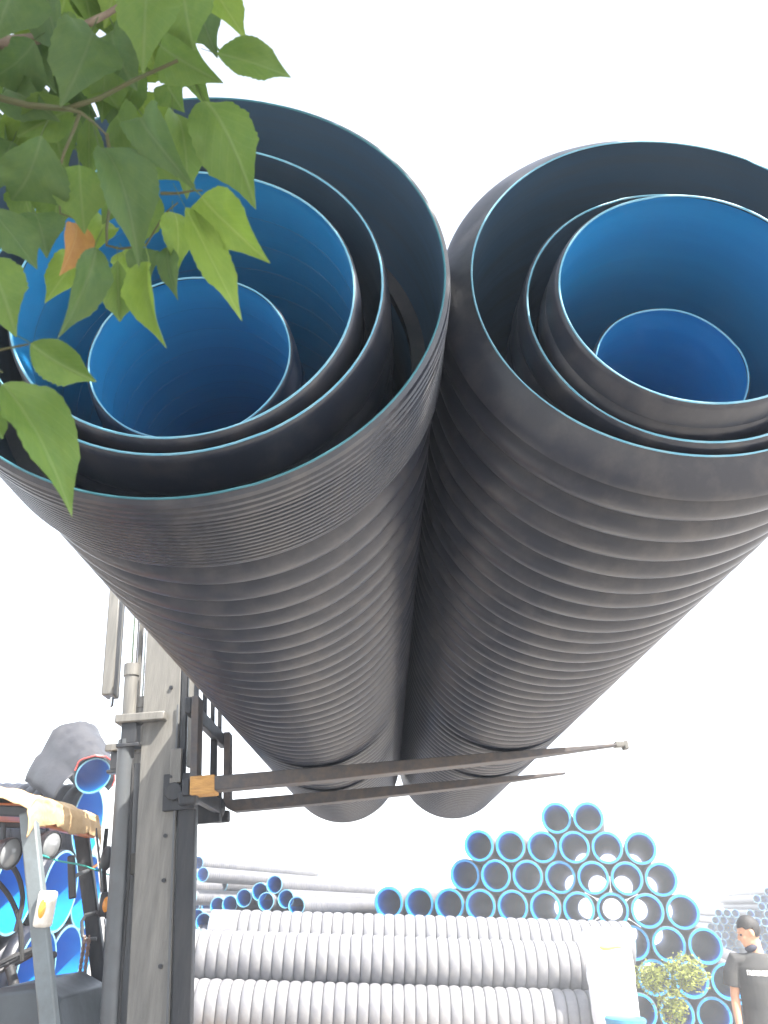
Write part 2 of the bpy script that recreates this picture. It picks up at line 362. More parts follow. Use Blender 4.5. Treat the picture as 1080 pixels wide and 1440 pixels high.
for sgn, yo in ((-1, near), (1, far)):
    sh = 0.04 if sgn < 0 else -0.13
    def mp(x, y, z, sh=sh): return MAIN_MP(x + sh, y, z)
    def mbox(b, x0, x1, y0, y1, z0, z1, sh=sh): return MAIN_MBOX(b, x0 + sh, x1 + sh, y0, y1, z0, z1)
    # outer rail: channel (web towards the outside, two flanges inward)
    b = MB(); mbox(b, -0.50, -0.26, yo, yo - sgn * 0.025, -2.05, 1.75)
    mbox(b, -0.50, -0.475, yo - sgn * 0.025, yo - sgn * 0.10, -2.05, 1.75); mbox(b, -0.285, -0.26, yo - sgn * 0.025, yo - sgn * 0.10, -2.05, 1.75)
    rail = b.build('outer_rail', 'mast_paint', fl, bevel=0.004)
    b = MB(); mbox(b, -0.275, -0.262, yo - 0.001 + sgn * 0.012, yo + sgn * 0.022, -2.0, 0.50)
    b.build('guide_strip', 'steel_paint', rail, bevel=0.002, origin=fl.location)
    # inner rail
    b = MB(); mbox(b, -0.250, -0.142, yo + sgn * 0.004, yo - sgn * 0.018, -1.95, 0.02)
    mbox(b, -0.250, -0.225, yo - sgn * 0.018, yo - sgn * 0.09, -1.95, 0.02); mbox(b, -0.165, -0.142, yo - sgn * 0.018, yo - sgn * 0.09, -1.95, 0.02)
    b.build('front_rail', 'black_paint', fl, bevel=0.006)
    b = MB(); mbox(b, -0.250, -0.215, yo + sgn * 0.002, yo - sgn * 0.05, 0.03, 1.9)
    b.build('inner_rail', 'black_paint', fl, bevel=0.004)
    b = MB(); mbox(b, -0.205, -0.145, yo + sgn * 0.003, yo - sgn * 0.06, 0.10, 1.7)
    b.build('inner_rail', 'mast_paint', fl, bevel=0.004)
    # lift cylinder with collars and bright rod
    cyl = MB().tube([mp(-0.556, yo, -2.0), mp(-0.556, yo, 0.30)], 0.052, 20).build('lift_cylinder', 'steel_paint', fl)
    c2 = MB().tube([mp(-0.550, yo, 0.38), mp(-0.550, yo, 0.72)], 0.044, 20).build('cylinder_sleeve', 'mast_paint', fl)
    MB().tube([mp(-0.550, yo, 0.72), mp(-0.550, yo, 0.80)], 0.052, 20).build('collar', 'mast_paint', c2, origin=fl.location)
    MB().tube([mp(-0.550, yo, 0.80), mp(-0.550, yo, 1.75)], 0.034, 18).build('piston_rod', 'chrome', fl)
    b = MB(); mbox(b, -0.66, -0.34, yo + sgn * 0.075, yo - sgn * 0.07, 0.40, 0.455)
    b.build('cylinder_clamp', 'mast_paint', fl, bevel=0.008)
    b = MB(); mbox(b, -0.62, -0.52, yo + sgn * 0.05, yo - sgn * 0.05, 0.27, 0.40); mbox(b, -0.645, -0.50, yo + sgn * 0.062, yo - sgn * 0.05, 0.245, 0.27)
    b.build('clamp_bracket', 'black_paint', fl, bevel=0.006)
    b = MB(); mbox(b, -0.295, -0.225, yo + sgn * 0.024, yo + sgn * 0.060, 0.0, 0.21)
    sp = b.build('roller_cover', 'mast_paint', fl, bevel=0.005)
    b = MB().tube([mp(-0.25, yo + sgn * 0.058, 0.04), mp(-0.25, yo + sgn * 0.066, 0.04)], 0.010, 12); b.build('bolt', 'black_paint', sp, origin=fl.location)
    mp, mbox = MAIN_MP, MAIN_MBOX
    for zb in (-1.45, -1.0, -0.55, -0.30, 0.62, 0.95):
        p_ = MAIN_MP(-0.24 + (0.0 if sgn < 0 else -0.17), yo, zb)
        MB().tube([p_ - Vector((0, -sgn * 0.002, 0)), p_ + Vector((0, sgn * 0.014, 0))], 0.013, 6).build('bolt', 'black_paint', rail, origin=fl.location)
    hx = -0.455 + (0.0 if sgn < 0 else -0.17)
    MB().tube([MAIN_MP(hx + 0.006 * math.sin(k_ * 1.3), yo + sgn * 0.012, -1.9 + 0.22 * k_) for k_ in range(10)] + [MAIN_MP(hx - 0.03, yo, 0.26)], 0.011, 8).build('hydraulic_hose', 'rubber', fl)
    # grease-black roller bracket at the fork level
    b = MB(); mbox(b, -0.26, -0.06, yo + sgn * 0.035, yo - sgn * 0.05, -0.16, 0.06)
    b.sphere(mp(-0.10, yo + sgn * 0.02, -0.06), (0.07, 0.035, 0.09)); b.tube([mp(-0.19, yo + sgn * 0.03, -0.05), mp(-0.19, yo + sgn * 0.065, -0.05)], 0.055, 16)
    b.build('carriage_roller', 'black_paint', fl, bevel=0.006)
# hose reel guard behind the far rail
b = MB(); mbox(b, -0.72, -0.64, near + 0.05, near + 0.20, 0.62, 1.6); b.build('hose_guard', 'mast_paint', fl, bevel=0.01)
b = MB(); b.tube([mp(-0.645, near + 0.06, 0.60), mp(-0.645, near + 0.06, 0.55), mp(-0.66, near + 0.06, 0.53)], 0.012, 8); b.build('hose_fitting', 'chrome', fl)
for z in (-1.6, -0.5, 1.6):
    b = MB(); mbox(b, -0.47, -0.40, near + 0.03, far - 0.03, z, z + 0.12); b.build('cross_member', 'mast_paint', fl, bevel=0.006)
for dy in (-0.16, 0.16):
    links = MB()
    for k in range(70):
        z = -1.3 + k * 0.04
        links.box(mp(-0.335, YC + dy, z), (0.02 if k % 2 else 0.026, 0.035, 0.046), MM)
    links.build('lift_chain', 'rust_chain', fl)
# carriage
for z0, z1 in ((-0.10, 0.0), (0.40, 0.50)):
    b = MB(); mbox(b, -0.105, -0.062, YC - 0.66, YC + 0.66, z0, z1); b.build('carriage_bar', 'black_paint', fl, bevel=0.006)
for dy in (-0.30, 0.30):
    b = MB(); mbox(b, -0.112, -0.068, YC + dy - 0.03, YC + dy + 0.03, -0.02, 0.42); b.build('carriage_upright', 'black_paint', fl, bevel=0.005)
for dy in (-0.45, -0.15, 0.15, 0.45):
    b = MB(); mbox(b, -0.09, -0.06, YC + dy - 0.014, YC + dy + 0.014, 0.49, 1.25); b.build('load_backrest_bar', 'black_paint', fl, bevel=0.004)
b = MB(); mbox(b, -0.09, -0.06, YC - 0.62, YC + 0.62, 1.25, 1.30); b.build('load_backrest_bar', 'black_paint', fl, bevel=0.004)
def fork(yc, L):
    prof = [(0.0, 0.0), (L * 0.3, 0.0), (L * 0.7, 0.0), (L, 0.0), (L, -0.014), (L * 0.72, -0.052), (L * 0.3, -0.080), (0.02, -0.084), (-0.035, -0.055), (-0.058, -0.02), (-0.058, 0.50), (-0.012, 0.50), (-0.012, 0.02)]
    n = len(prof); vs = []
    for s in (-1, 1):
        for (x, z) in prof:
            wd = 0.075 * (1 if x < L * 0.75 else (1 - 0.55 * (x - L * 0.75) / (L * 0.25)))
            vs.append(mp(x, yc + s * wd, z))
    fs = [(i, (i + 1) % n, n + (i + 1) % n, n + i) for i in range(n)]
    fs = [f[::-1] for f in fs]
    b = MB().add(vs, fs)
    o = len(b.v)
    # side faces split into a blade strip and a shank
    for s, base in ((0, 0), (1, n)):
        quads = [(0, 1, 6, 7), (1, 2, 5, 6), (2, 3, 4, 5), (0, 7, 8, 9), (0, 9, 10, 12), (10, 11, 12)]
        for q in quads:
            q = tuple(base + i for i in q); b.f.append(q if s == 0 else q[::-1])
    f = b.build('fork', 'fork_steel', fl, bevel=0.004)
    bm = bmesh.new(); bm.from_mesh(f.data); bmesh.ops.recalc_face_normals(bm, faces=bm.faces); bm.to_mesh(f.data); bm.free()
    b = MB(); mbox(b, -0.135, -0.02, yc - 0.04, yc + 0.04, -0.15, -0.068); b.build('fork_hook', 'black_paint', f, bevel=0.012, origin=fl.location)
    return f
f1 = fork(YC - 0.60, 2.62); f2 = fork(YC + 0.60, 2.55)
b = MB(); mbox(b, -0.055, 0.095, YC - 0.60 - 0.079, YC - 0.60 + 0.079, -0.100, 0.008)
b.build('wooden_heel_block', 'wood', f1, bevel=0.006, origin=fl.location)
b = MB(); mbox(b, 2.60, 2.66, YC - 0.60 - 0.035, YC - 0.60 + 0.035, -0.022, 0.012); b.box(mp(2.668, YC - 0.60, -0.012), (0.03, 0.07, 0.055), MM)
b.build('fork_tip', 'mast_paint', f1, bevel=0.006, origin=fl.location)

# overhead guard, cloth roof
ny, fy = YC - 0.58, YC + 0.60
pt_n, pb_n = at(40, 1142, ny), at(70, 1440, ny)
pt_f, pb_f = at(112, 1152, fy), at(149, 1440, fy)
for (a, c, nm, mt, wd) in ((pt_n, pb_n, 'guard_pillar', 'lit_pillar_paint', 0.095), (pt_f, pb_f, 'guard_pillar', 'black_paint', 0.10)):  # near pillar lit grey, far one black: light and shade put into the paint
    dn = (c - a); c2 = a + dn * (( a.z - 0.98) / (a.z - c.z))
    MB().bar(a, c2, 0.07, wd, up=(1, 0, 0)).build(nm, mt, fl, bevel=0.012)
rz = pt_n.z
for yy in (ny, fy):
    MB().bar((pt_n.x - 1.75, yy, rz + 0.02), (pt_n.x - 1.45, yy, 1.0), 0.07, 0.08, up=(1, 0, 0)).build('guard_pillar', 'black_paint', fl, bevel=0.012)
    MB().bar((pt_n.x + 0.02, yy, rz), (pt_n.x - 1.78, yy, rz + 0.03), 0.06, 0.06).build('roof_rail', 'black_paint', fl, bevel=0.01)
b = MB().box((pt_n.x - 0.9, YC, rz + 0.035), (1.75, 1.16, 0.03)); b.build('roof_panel', 'orange_paint', fl, bevel=0.008)
MB().bar((pt_n.x + 0.01, ny - 0.03, rz - 0.015), (pt_n.x + 0.01, fy + 0.03, rz - 0.015), 0.07, 0.11).build('roof_front_beam', 'orange_paint', fl, bevel=0.012)
# the canvas: a sheet hugging the front of the roof, sagging and creased
x0 = pt_n.x
path = [(-1.80, 0.075), (-1.4, 0.10), (-1.0, 0.105), (-0.6, 0.105), (-0.3, 0.11), (-0.12, 0.115), (-0.02, 0.105), (0.045, 0.075), (0.066, 0.02), (0.07, -0.04), (0.066, -0.075)]
fine = []
for i in range(len(path) - 1):
    for k in range(4):
        t = k / 4; fine.append((path[i][0] * (1 - t) + path[i + 1][0] * t, path[i][1] * (1 - t) + path[i + 1][1] * t))
fine.append(path[-1])
ns = 44; vs = []
for j in range(ns + 1):
    y = ny - 0.12 + (fy - ny + 0.24) * j / ns
    for i, (px_, pz_) in enumerate(fine):
        q = noise.noise(Vector((px_ * 3.2, y * 5.0, 1.3 + pz_ * 4))) * 0.045 + noise.noise(Vector((px_ * 9, y * 11, 4.1))) * 0.016
        u = i / (len(fine) - 1)
        hang = 0.03 * math.sin(y * 9) * max(0, u - 0.8) * 5
        edge = max(0, abs(y - YC) - 0.60) * 1.0
        vs.append((x0 + px_ + q * (1.0 if u > 0.7 else 0.1), y, rz + pz_ + abs(q) * 0.9 + (q * 0.2) - hang * 0.5 - edge * 0.7))
k = len(fine)
fs = [(j * k + i, (j + 1) * k + i, (j + 1) * k + i + 1, j * k + i + 1) for j in range(ns) for i in range(k - 1)]
cv = MB().add(vs, fs).build('canvas_cover', 'tan_canvas', fl, sharp=180)
so = cv.modifiers.new('thick', 'SOLIDIFY'); so.thickness = 0.006; so.offset = 1
# lamps
def lamp(p, r, parent=fl):
    d = Vector((0.92, -0.35, -0.1)).normalized(); p = Vector(p)
    M = d.to_track_quat('Y', 'Z').to_matrix()
    b = MB().lathe([(-0.10, 0.02), (-0.095, r * 0.55), (-0.04, r * 0.9), (0.0, r), (0.02, r * 1.02), (0.022, r * 0.92)], 24, M, capends=False)
    b.v = [v + p for v in b.v]; o = b.build('work_lamp', 'mirror_back', parent)
    b = MB().lathe([(0.012, r * 0.93), (0.028, r * 0.6), (0.033, 0.001)], 24, M); b.v = [v + p for v in b.v]
    b.build('lens', 'lamp_glass', o, origin=fl.location)
lamp(at(70, 1188, ny + 0.25), 0.085); lamp(at(12, 1200, ny + 0.05), 0.09)
MB().tube([at(66, 1165, ny + 0.25), at(62, 1186, ny + 0.25)], 0.014, 8).build('lamp_bracket', 'black_paint', fl)
MB().tube([at(5, 1160, ny + 0.05), at(5, 1190, ny + 0.05)], 0.014, 8).build('lamp_bracket', 'black_paint', fl)
# indicator lamp on the near pillar
p = at(64, 1278, ny - 0.02)
il = MB().box(p, (0.085, 0.11, 0.19)).build('indicator_lamp', 'white_box', fl, bevel=0.018)
MB().sphere(p + Vector((0.0, -0.053, 0.0)), (0.022, 0.012, 0.05), 14).build('amber_lens', 'amber_lens', il, origin=fl.location)
p = at(154, 1272, fy)
il = MB().box(p + Vector((-0.03, 0, 0)), (0.07, 0.10, 0.16)).build('indicator_lamp', 'mirror_back', fl, bevel=0.018)
MB().sphere(p + Vector((-0.01, -0.05, 0)), (0.025, 0.014, 0.05), 14).build('amber_lens', 'amber_lens', il, origin=fl.location)
# mirror, handles, bars
p = at(150, 1207, fy - 0.1)
MB().sphere(p, (0.045, 0.03, 0.085), 16).build('side_mirror', 'mirror_back', fl)
MB().tube([at(128, 1222, fy - 0.05), p], 0.012, 8).build('mirror_arm', 'chrome', fl)
p0, p1 = at(100, 1203, YC + 0.2), at(102, 1264, YC + 0.2)
MB().bar(p0, p1, 0.03, 0.05, up=(1, 0, 0)).build('inner_mirror', 'mirror_back', fl, bevel=0.01)
MB().tube([at(103, 1234, YC + 0.2), at(113, 1228, YC + 0.35), at(124, 1224, fy - 0.05)], 0.013, 8).build('mirror_arm', 'steel_paint', fl)
MB().tube([at(136, 1283, fy - 0.1), at(120, 1287, fy - 0.1), at(115, 1296, fy - 0.1), at(116, 1316, fy - 0.1), at(122, 1321, fy - 0.1), at(136, 1320, fy - 0.1)], 0.013, 8).build('grab_handle', 'steel_paint', fl)
MB().tube([at(134, 1165, fy - 0.08), at(139, 1210, fy - 0.08), at(143, 1255, fy - 0.08)], 0.012, 8).build('hydraulic_pipe', 'chrome', fl)
MB().tube([at(148, 1292, fy - 0.08), at(153, 1330, fy - 0.08)], 0.012, 8).build('hydraulic_pipe', 'chrome', fl)
# chain hanging from the grab handle
ch = MB(); 
for strand, (xa, xb) in enumerate(((119, 106), (125, 114))):
    for k in range(22):
        t = k / 21; c = at(xa + (xb - xa) * t, 1320 + 92 * t, fy - 0.12)
        ring = [];
        for q in range(9):
            a = 2 * PI * q / 8
            ring.append(c + Vector((math.cos(a) * 0.011, 0, math.sin(a) * 0.02)) if k % 2 else c + Vector((0, math.cos(a) * 0.011, math.sin(a) * 0.02)))
        ch.tube(ring, 0.0045, 6, cap=False)
ch.build('chain', 'rust_chain', fl)
# body below the frame's edge: cowl, hood, counterweight, seat, wheels
cowl = MB(); c0 = at(92, 1418, YC - 0.2)
cw = [(-0.55, 0.9), (-0.62, 1.12), (-0.50, 1.24), (-0.30, 1.27), (-0.14, 1.20), (-0.06, 1.02), (-0.04, 0.9)]
k = len(cw); ys = [YC - 0.46, YC - 0.42, YC - 0.1, YC + 0.3, YC + 0.40, YC + 0.44]
vs = [(-1.62 + x, y, 0.9 + (z - 0.9) * (0.9 if i in (0, 5) else 1.0)) for i, y in enumerate(ys) for (x, z) in cw]
fs = [(i * k + j, i * k + j + 1, (i + 1) * k + j + 1, (i + 1) * k + j) for i in range(5) for j in range(k - 1)]
fs += [tuple(range(k))[::-1], tuple(5 * k + j for j in range(k))]
ck = MB().add(vs, fs).build('dash_cowl', 'hood_paint', fl, bevel=0.01)
MB().tube([(-2.10, YC - 0.1, 1.10), (-2.22, YC - 0.1, 1.32)], 0.03, 12).build('steering_column', 'seat_vinyl', fl)
wn = Vector((-0.48, 0, 0.87)).normalized(); wx = Vector((0, 1, 0)); wy = wn.cross(wx); wc = Vector((-2.23, YC - 0.1, 1.34))
st = MB().tube([wc + (wx * math.cos(2 * PI * i / 28) + wy * math.sin(2 * PI * i / 28)) * 0.18 for i in range(29)], 0.016, 8, cap=False)
for a in (0.5, 2.6, 4.7): st.tube([wc, wc + (wx * math.cos(a) + wy * math.sin(a)) * 0.18], 0.012, 8)
st.build('steering_wheel', 'seat_vinyl', fl)
for i, (dx, dy) in enumerate(((0.02, 0.18), (0.03, 0.27), (0.04, 0.36))):
    lv = MB().tube([(-2.12 + dx, YC + dy, 1.12), (-2.16 + dx, YC + dy, 1.34)], 0.009, 8).build('control_lever', 'steel_paint', fl)
    MB().sphere((-2.165 + dx, YC + dy, 1.36), 0.024, 12).build('knob', 'seat_vinyl', lv, origin=fl.location)
def lofted(rings, name, mt, bevel=0.0, parent=fl):
    n = len(rings[0]); vs = [v for r in rings for v in r]
    fs = [(i * n + j, i * n + (j + 1) % n, (i + 1) * n + (j + 1) % n, (i + 1) * n + j) for i in range(len(rings) - 1) for j in range(n)]
    fs += [tuple(range(n))[::-1], tuple((len(rings) - 1) * n + j for j in range(n))]
    o = MB().add(vs, fs).build(name, mt, parent, bevel=bevel)
    bm = bmesh.new(); bm.from_mesh(o.data); bmesh.ops.recalc_face_normals(bm, faces=bm.faces); bm.to_mesh(o.data); bm.free()
    return o
def ringx(x, w2, z0, z1, c=0.08):
    return [(x, YC - w2, z0 + c), (x, YC - w2 + c, z0), (x, YC + w2 - c, z0), (x, YC + w2, z0 + c), (x, YC + w2, z1 - c), (x, YC + w2 - c, z1), (x, YC - w2 + c, z1), (x, YC - w2, z1 - c)]
lofted([ringx(-1.78, 0.50, 0.25, 0.90), ringx(-2.3, 0.52, 0.22, 0.90), ringx(-2.9, 0.54, 0.22, 0.60), ringx(-3.1, 0.54, 0.25, 0.60)], 'chassis', 'orange_paint', 0.02)
lofted([ringx(-2.95, 0.40, 0.60, 1.00), ringx(-3.3, 0.42, 0.60, 1.08), ringx(-3.75, 0.42, 0.60, 1.04)], 'engine_hood', 'hood_paint', 0.02)
lofted([ringx(-3.10, 0.58, 0.30, 0.98, 0.1), ringx(-3.7, 0.60, 0.28, 1.02, 0.14), ringx(-4.0, 0.52, 0.32, 0.95, 0.16), ringx(-4.12, 0.38, 0.42, 0.8, 0.12)], 'counterweight', 'steel_paint', 0.03)
MB().box((-2.85, YC - 0.02, 1.10), (0.50, 0.48, 0.14)).build('seat_cushion', 'seat_vinyl', fl, bevel=0.05)
MB().bar((-3.06, YC - 0.02, 1.14), (-3.16, YC - 0.02, 1.58), 0.46, 0.12, up=(1, 0, 0)).build('seat_back', 'seat_vinyl', fl, bevel=0.05)
for (x, y, r, wd) in ((-1.62, YC - 0.53, 0.36, 0.26), (-1.62, YC + 0.53, 0.36, 0.26), (-3.5, YC - 0.50, 0.28, 0.2), (-3.5, YC + 0.50, 0.28, 0.2)):
    wr = empty('wheel', (0, 0, 0)); wr.parent = fl; wr.location = Vector((x, y, r)) - fl.location
    h = wd / 2
    MB().lathe([(-h, r * 0.58), (-h, r * 0.9), (-h * 0.8, r * 0.98), (-h * 0.3, r), (h * 0.3, r), (h * 0.8, r * 0.98), (h, r * 0.9), (h, r * 0.58)], 36).build('tyre', 'rubber', wr)
    MB().lathe([(-h * 0.6, 0.001), (-h * 0.6, r * 0.3), (-h * 0.9, r * 0.35), (-h * 0.85, r * 0.575), (h * 0.85, r * 0.575), (h * 0.9, r * 0.35), (h * 0.6, r * 0.3), (h * 0.6, 0.001)], 24).build('rim', 'white_box', wr)
MB().tube([(-1.62, YC - 0.42, 0.36), (-1.62, YC + 0.42, 0.36)], 0.09, 16).build('axle', 'steel_paint', fl)
for k_, pts_ in enumerate((((-8, 1205), (20, 1222), (32, 1262), (22, 1310)), ((-8, 1235), (14, 1262), (28, 1300), (30, 1352)), ((150, 1165), (146, 1215), (150, 1290), (147, 1400)))):
    q_ = [at(x_, y_, ny + 0.35 if k_ < 2 else fy) for x_, y_ in pts_]; cv_ = []
    for i in range(len(q_) - 1):
        for t in (0, .25, .5, .75):
            a_, b_ = q_[max(i - 1, 0)], q_[min(i + 2, len(q_) - 1)]
            cv_.append(0.5 * (2 * q_[i] + (q_[i + 1] - a_) * t + (2 * a_ - 5 * q_[i] + 4 * q_[i + 1] - b_) * t * t + (3 * q_[i] - a_ - 3 * q_[i + 1] + b_) * t ** 3))
    MB().tube(cv_ + [q_[-1]], 0.016, 8).build('hydraulic_hose', 'rubber', fl)
# the green cord slung across the cab
cp = [at(60 + 12 * i, 1203 + 3.3 * i + 1.5 * math.sin(i), ny + 0.15 + 0.15 * i) for i in range(9)]
cdo = MB().tube(cp, 0.006, 6); cdo.build('green_cord', 'green_cord', fl)

# ------------------------------------------------------------------ yard pipes (shared meshes)
def yard_pipe(name, r, L, pitch, A, nseg, shellmat, k=6, sharp=0.8, smooth_mouth=0.06, liner='yard_liner', wall=None, edge='cut_edge', lipw=0.02):
    """prototype with its near mouth at the origin, running along +Y"""
    root = empty(name, (0, 0, 0))
    wall = wall or A + 0.008
    ri = r - wall
    pr = [(0, ri + 0.008), (0.006, r - A * 0.25)]
    if smooth_mouth: pr += [(smooth_mouth * 0.5, r - 0.2 * A), (smooth_mouth, r - A * 0.25)]
    pr += ribs(smooth_mouth + 0.01, L, r, A, pitch, k, sharp)
    MB().lathe(pr, nseg).build('corrugated_shell', shellmat, root, sharp=50)
    MB().lathe([(0, ri), (L, ri)], nseg, inward=True).build('inner_liner', liner, root)
    e = min(lipw, wall * 0.86)
    MB().lathe([(0.001, ri - 0.0008), (-0.004, ri + 0.001), (-0.004, ri + e), (0.001, ri + e + 0.001)], nseg).build('cut_edge', edge, root)
    MB().lathe([(L - 0.001, ri - 0.0008), (L + 0.004, ri + 0.001), (L + 0.004, ri + e), (L - 0.001, ri + e + 0.001)], nseg, inward=True).build('cut_edge', edge, root)
    return root
used = {}
def place_pipe(proto, loc, rotz, label, group, tiltx=0.0):
    if id(proto) not in used: used[id(proto)] = 1; o = proto
    else: o = copy_tree(proto)
    o.location = loc; o.rotation_euler = (tiltx, random.uniform(0, 6.28), rotz); o.rotation_mode = 'ZXY' if False else 'YXZ'
    tag(o, label, 'pipe', group); return o

# the tall pile of blue pipes
AX = Vector((0.264, 0.965, 0)).normalized(); TT = Vector((AX.y, -AX.x, 0)); AZ = -math.atan2(AX.x, AX.y)
r = 0.271; q = 0.2757
proto = yard_pipe('blue_lined_pipe', r, 6.0, 0.13, 0.024, 40, 'glare_midgrey_plastic', 4, wall=0.052, edge='cut_edge_lit_blue', lipw=0.036)  # widened blue rim stands in for the lit band inside each mouth
P0 = at(767, 1272, 14.9)
# rows counted from the ground; row 3 is the long one (px 553 .. 955)
layout = {0: [i + 0.5 for i in range(-6, 7)], 1: [i for i in range(-5, 7)], 2: [i + 0.5 for i in range(-6, 5)],
          3: [i for i in range(-5, 5)], 4: [i + 0.5 for i in range(-3, 4)], 5: [i for i in range(-2, 4)], 6: [0.5, 1.5]}
ORD = ['first', 'second', 'third', 'fourth', 'fifth', 'sixth', 'seventh', 'eighth', 'ninth', 'tenth', 'eleventh', 'twelfth', 'thirteenth', 'fourteenth']
for rw, idx in layout.items():
    z = q + rw * q * 1.732
    for n_, i in enumerate(idx):
        p = P0 + TT * (i * 2 * q); p.z = z
        p = p + AX * random.uniform(-0.06, 0.06)
        place_pipe(proto, p, AZ, 'blue-lined pipe, %s from the worker end of the %s row of the tall pile' % (ORD[len(idx) - 1 - n_], 'top' if rw == 6 else ORD[6 - rw] + ' highest'), 'pipes of the tall blue-lined pile')

# smaller pipes lying beyond the mast
r2 = 0.135
proto = yard_pipe('blue_lined_pipe', r2, 5.6, 0.08, 0.012, 28, 'glare_midgrey_plastic', 4, wall=0.016, liner='yard_liner')
AZ2 = AZ + 0.0; lo_, hi_ = [], []
for (px, py, Y) in ((386, 1244, 13.6), (365, 1254, 13.7), (343, 1263, 13.8), (374, 1268, 13.5), (402, 1264, 13.5), (417, 1274, 13.4), (323, 1272, 14.0), (306, 1274, 14.2), (471, 1277, 15.5), (286, 1297, 13.6), (277, 1291, 14.2)):
    lo_.append(place_pipe(proto, at(px, py, Y), AZ2, '', 'slender pipes of the low heap'))
for (px, py, Y) in ((278, 1214, 17.5), (285, 1230, 16.5), (312, 1245, 18.0), (262, 1247, 17.0), (268, 1262, 16.5), (255, 1230, 17.0)):
    hi_.append(place_pipe(proto, at(px, py, Y), AZ2 - 0.10, '', 'slender pipes of the higher heap'))
for lst, txt in ((lo_, 'slender blue-mouthed pipe, %s highest mouth of the low heap beyond the ribbed stack'), (hi_, 'slender blue-mouthed pipe, %s highest mouth of the heap emerging behind the mast')):
    for n_, o in enumerate(sorted(lst, key=lambda o: -o.location.z)): o['label'] = txt % ORD[n_]
for rw in range(5):      # the layers under them
    for i in range(7 - (rw % 2)):
        p = at(330, 1300, 14.1) + TT * ((i - 2 + 0.5 * (rw % 2)) * 0.272) + AX * random.uniform(0, .1); p.z = r2 + rw * 0.236
        place_pipe(proto, p, AZ2, 'slender pipe underneath the low heap, %s along layer %s from the ground' % (ORD[i], ORD[rw]), 'lower layers of the low heap')
for rw in range(7):
    for i in range(5 - (rw % 2)):
        p = at(268, 1300, 17.6) + TT * ((i - 2 + 0.5 * (rw % 2)) * 0.272) + AX * random.uniform(0, .1); p.z = r2 + rw * 0.236
        place_pipe(proto, p, AZ2 - 0.10, 'slender pipe underneath the higher heap, %s along layer %s from the ground' % (ORD[i], ORD[rw]), 'lower layers of the higher heap')

# far stacks
r3 = 0.11
proto = yard_pipe('blue_lined_pipe', r3, 5.5, 0.5, 0.006, 16, 'glare_grey_plastic', 2, wall=0.012)
def far_stack(px, Y, spans, label, group, rowpx):
    base = at(px, 1290, Y)
    for rw, (a, c) in enumerate(spans):
        for n_, i in enumerate(range(a, c + 1)):
            p = base + TT * ((i + 0.5 * (rw % 2)) * 0.226); p.z = r3 + rw * 0.196
            place_pipe(proto, p + AX * random.uniform(-.25, .25), AZ + 0.06, label % (ORD[n_], ORD[len(spans) - 1 - rw]), group)
far_stack(1022, 26, [(-4, 3), (-4, 3), (-4, 3), (-4, 2), (-3, 2), (-3, 2), (-2, 2), (-2, 1), (-1, 1)], 'thin pale pipe, %s along the %s row from top of the smaller distant stack', 'pipes of the smaller distant stack', 4)
far_stack(1080, 25, [(-4, 5), (-3, 5), (-3, 5), (-3, 5), (-3, 5), (-2, 5), (-2, 5), (-2, 5), (-2, 4), (-1, 4), (-1, 4), (0, 3)], 'thin pale pipe, %s along the %s row from top of the taller distant stack', 'pipes of the taller distant stack', 4)
far_stack(988, 34, [(-4, 2), (-4, 2), (-4, 2), (-3, 1), (-3, 1), (-2, 1)], 'thin whitish pipe, %s along the %s row from top of the faint farthest stack', 'pipes of the faint farthest stack', 4)

# ribbed grey pipes lying across
r4 = 0.325
def cross_pipe(px0, px1, Y, z, label, sm):
    a = at(px0, 1345, Y); c = at(px1, 1365, Y); L = c.x - a.x
    p = yard_pipe('ribbed_grey_pipe', r4 - 0.002, L, 0.153, 0.045, 56, 'glare_grey_plastic', 14, sharp=0.32, smooth_mouth=sm, wall=0.06)
    p.location = (a.x, Y, z); p.rotation_euler = (0, 0, -PI / 2 + 0.004); tag(p, label, 'pipe', 'ribbed grey pipes lying across the yard'); return p
YG = 12.30; ZB = 0.42
cross_pipe(165, 842, YG + 0.325, ZB + 0.563, 'ribbed grey pipe lying across, upper one of the front face of the stack', 0.06)
cross_pipe(150, 836, YG, ZB, 'ribbed grey pipe lying across, foremost of the bottom layer', 0.06)
cross_pipe(155, 846, YG + 0.65, ZB, 'ribbed grey pipe in the middle of the bottom layer', 0.06)
cross_pipe(158, 820, YG + 1.30, ZB, 'ribbed grey pipe at the rear of the bottom layer', 0.06)
cross_pipe(190, 825, YG + 1.53, ZB + 0.61, 'ribbed grey pipe at the rear, second layer of the stack', 0.06)
cross_pipe(292, 890, YG + 0.92, ZB + 0.825, 'ribbed grey pipe with smooth white socket lying on top of the ribbed stack', 0.42)
for xb, tx in ((-2.0, 'end of the ribbed stack near the forklift'), (0.4, 'middle of the ribbed stack'), (2.4, 'end of the ribbed stack near the white sack')):
    o = MB().box((0, 0, 0.0465), (0.12, 2.3, 0.093)).build('timber_bearer', 'wood', bevel=0.006); o.location = (xb, YG + 0.65, 0.001)
    tag(o, 'squared timber bearer under the ' + tx, 'timber', 'timber bearers under the ribbed stack')

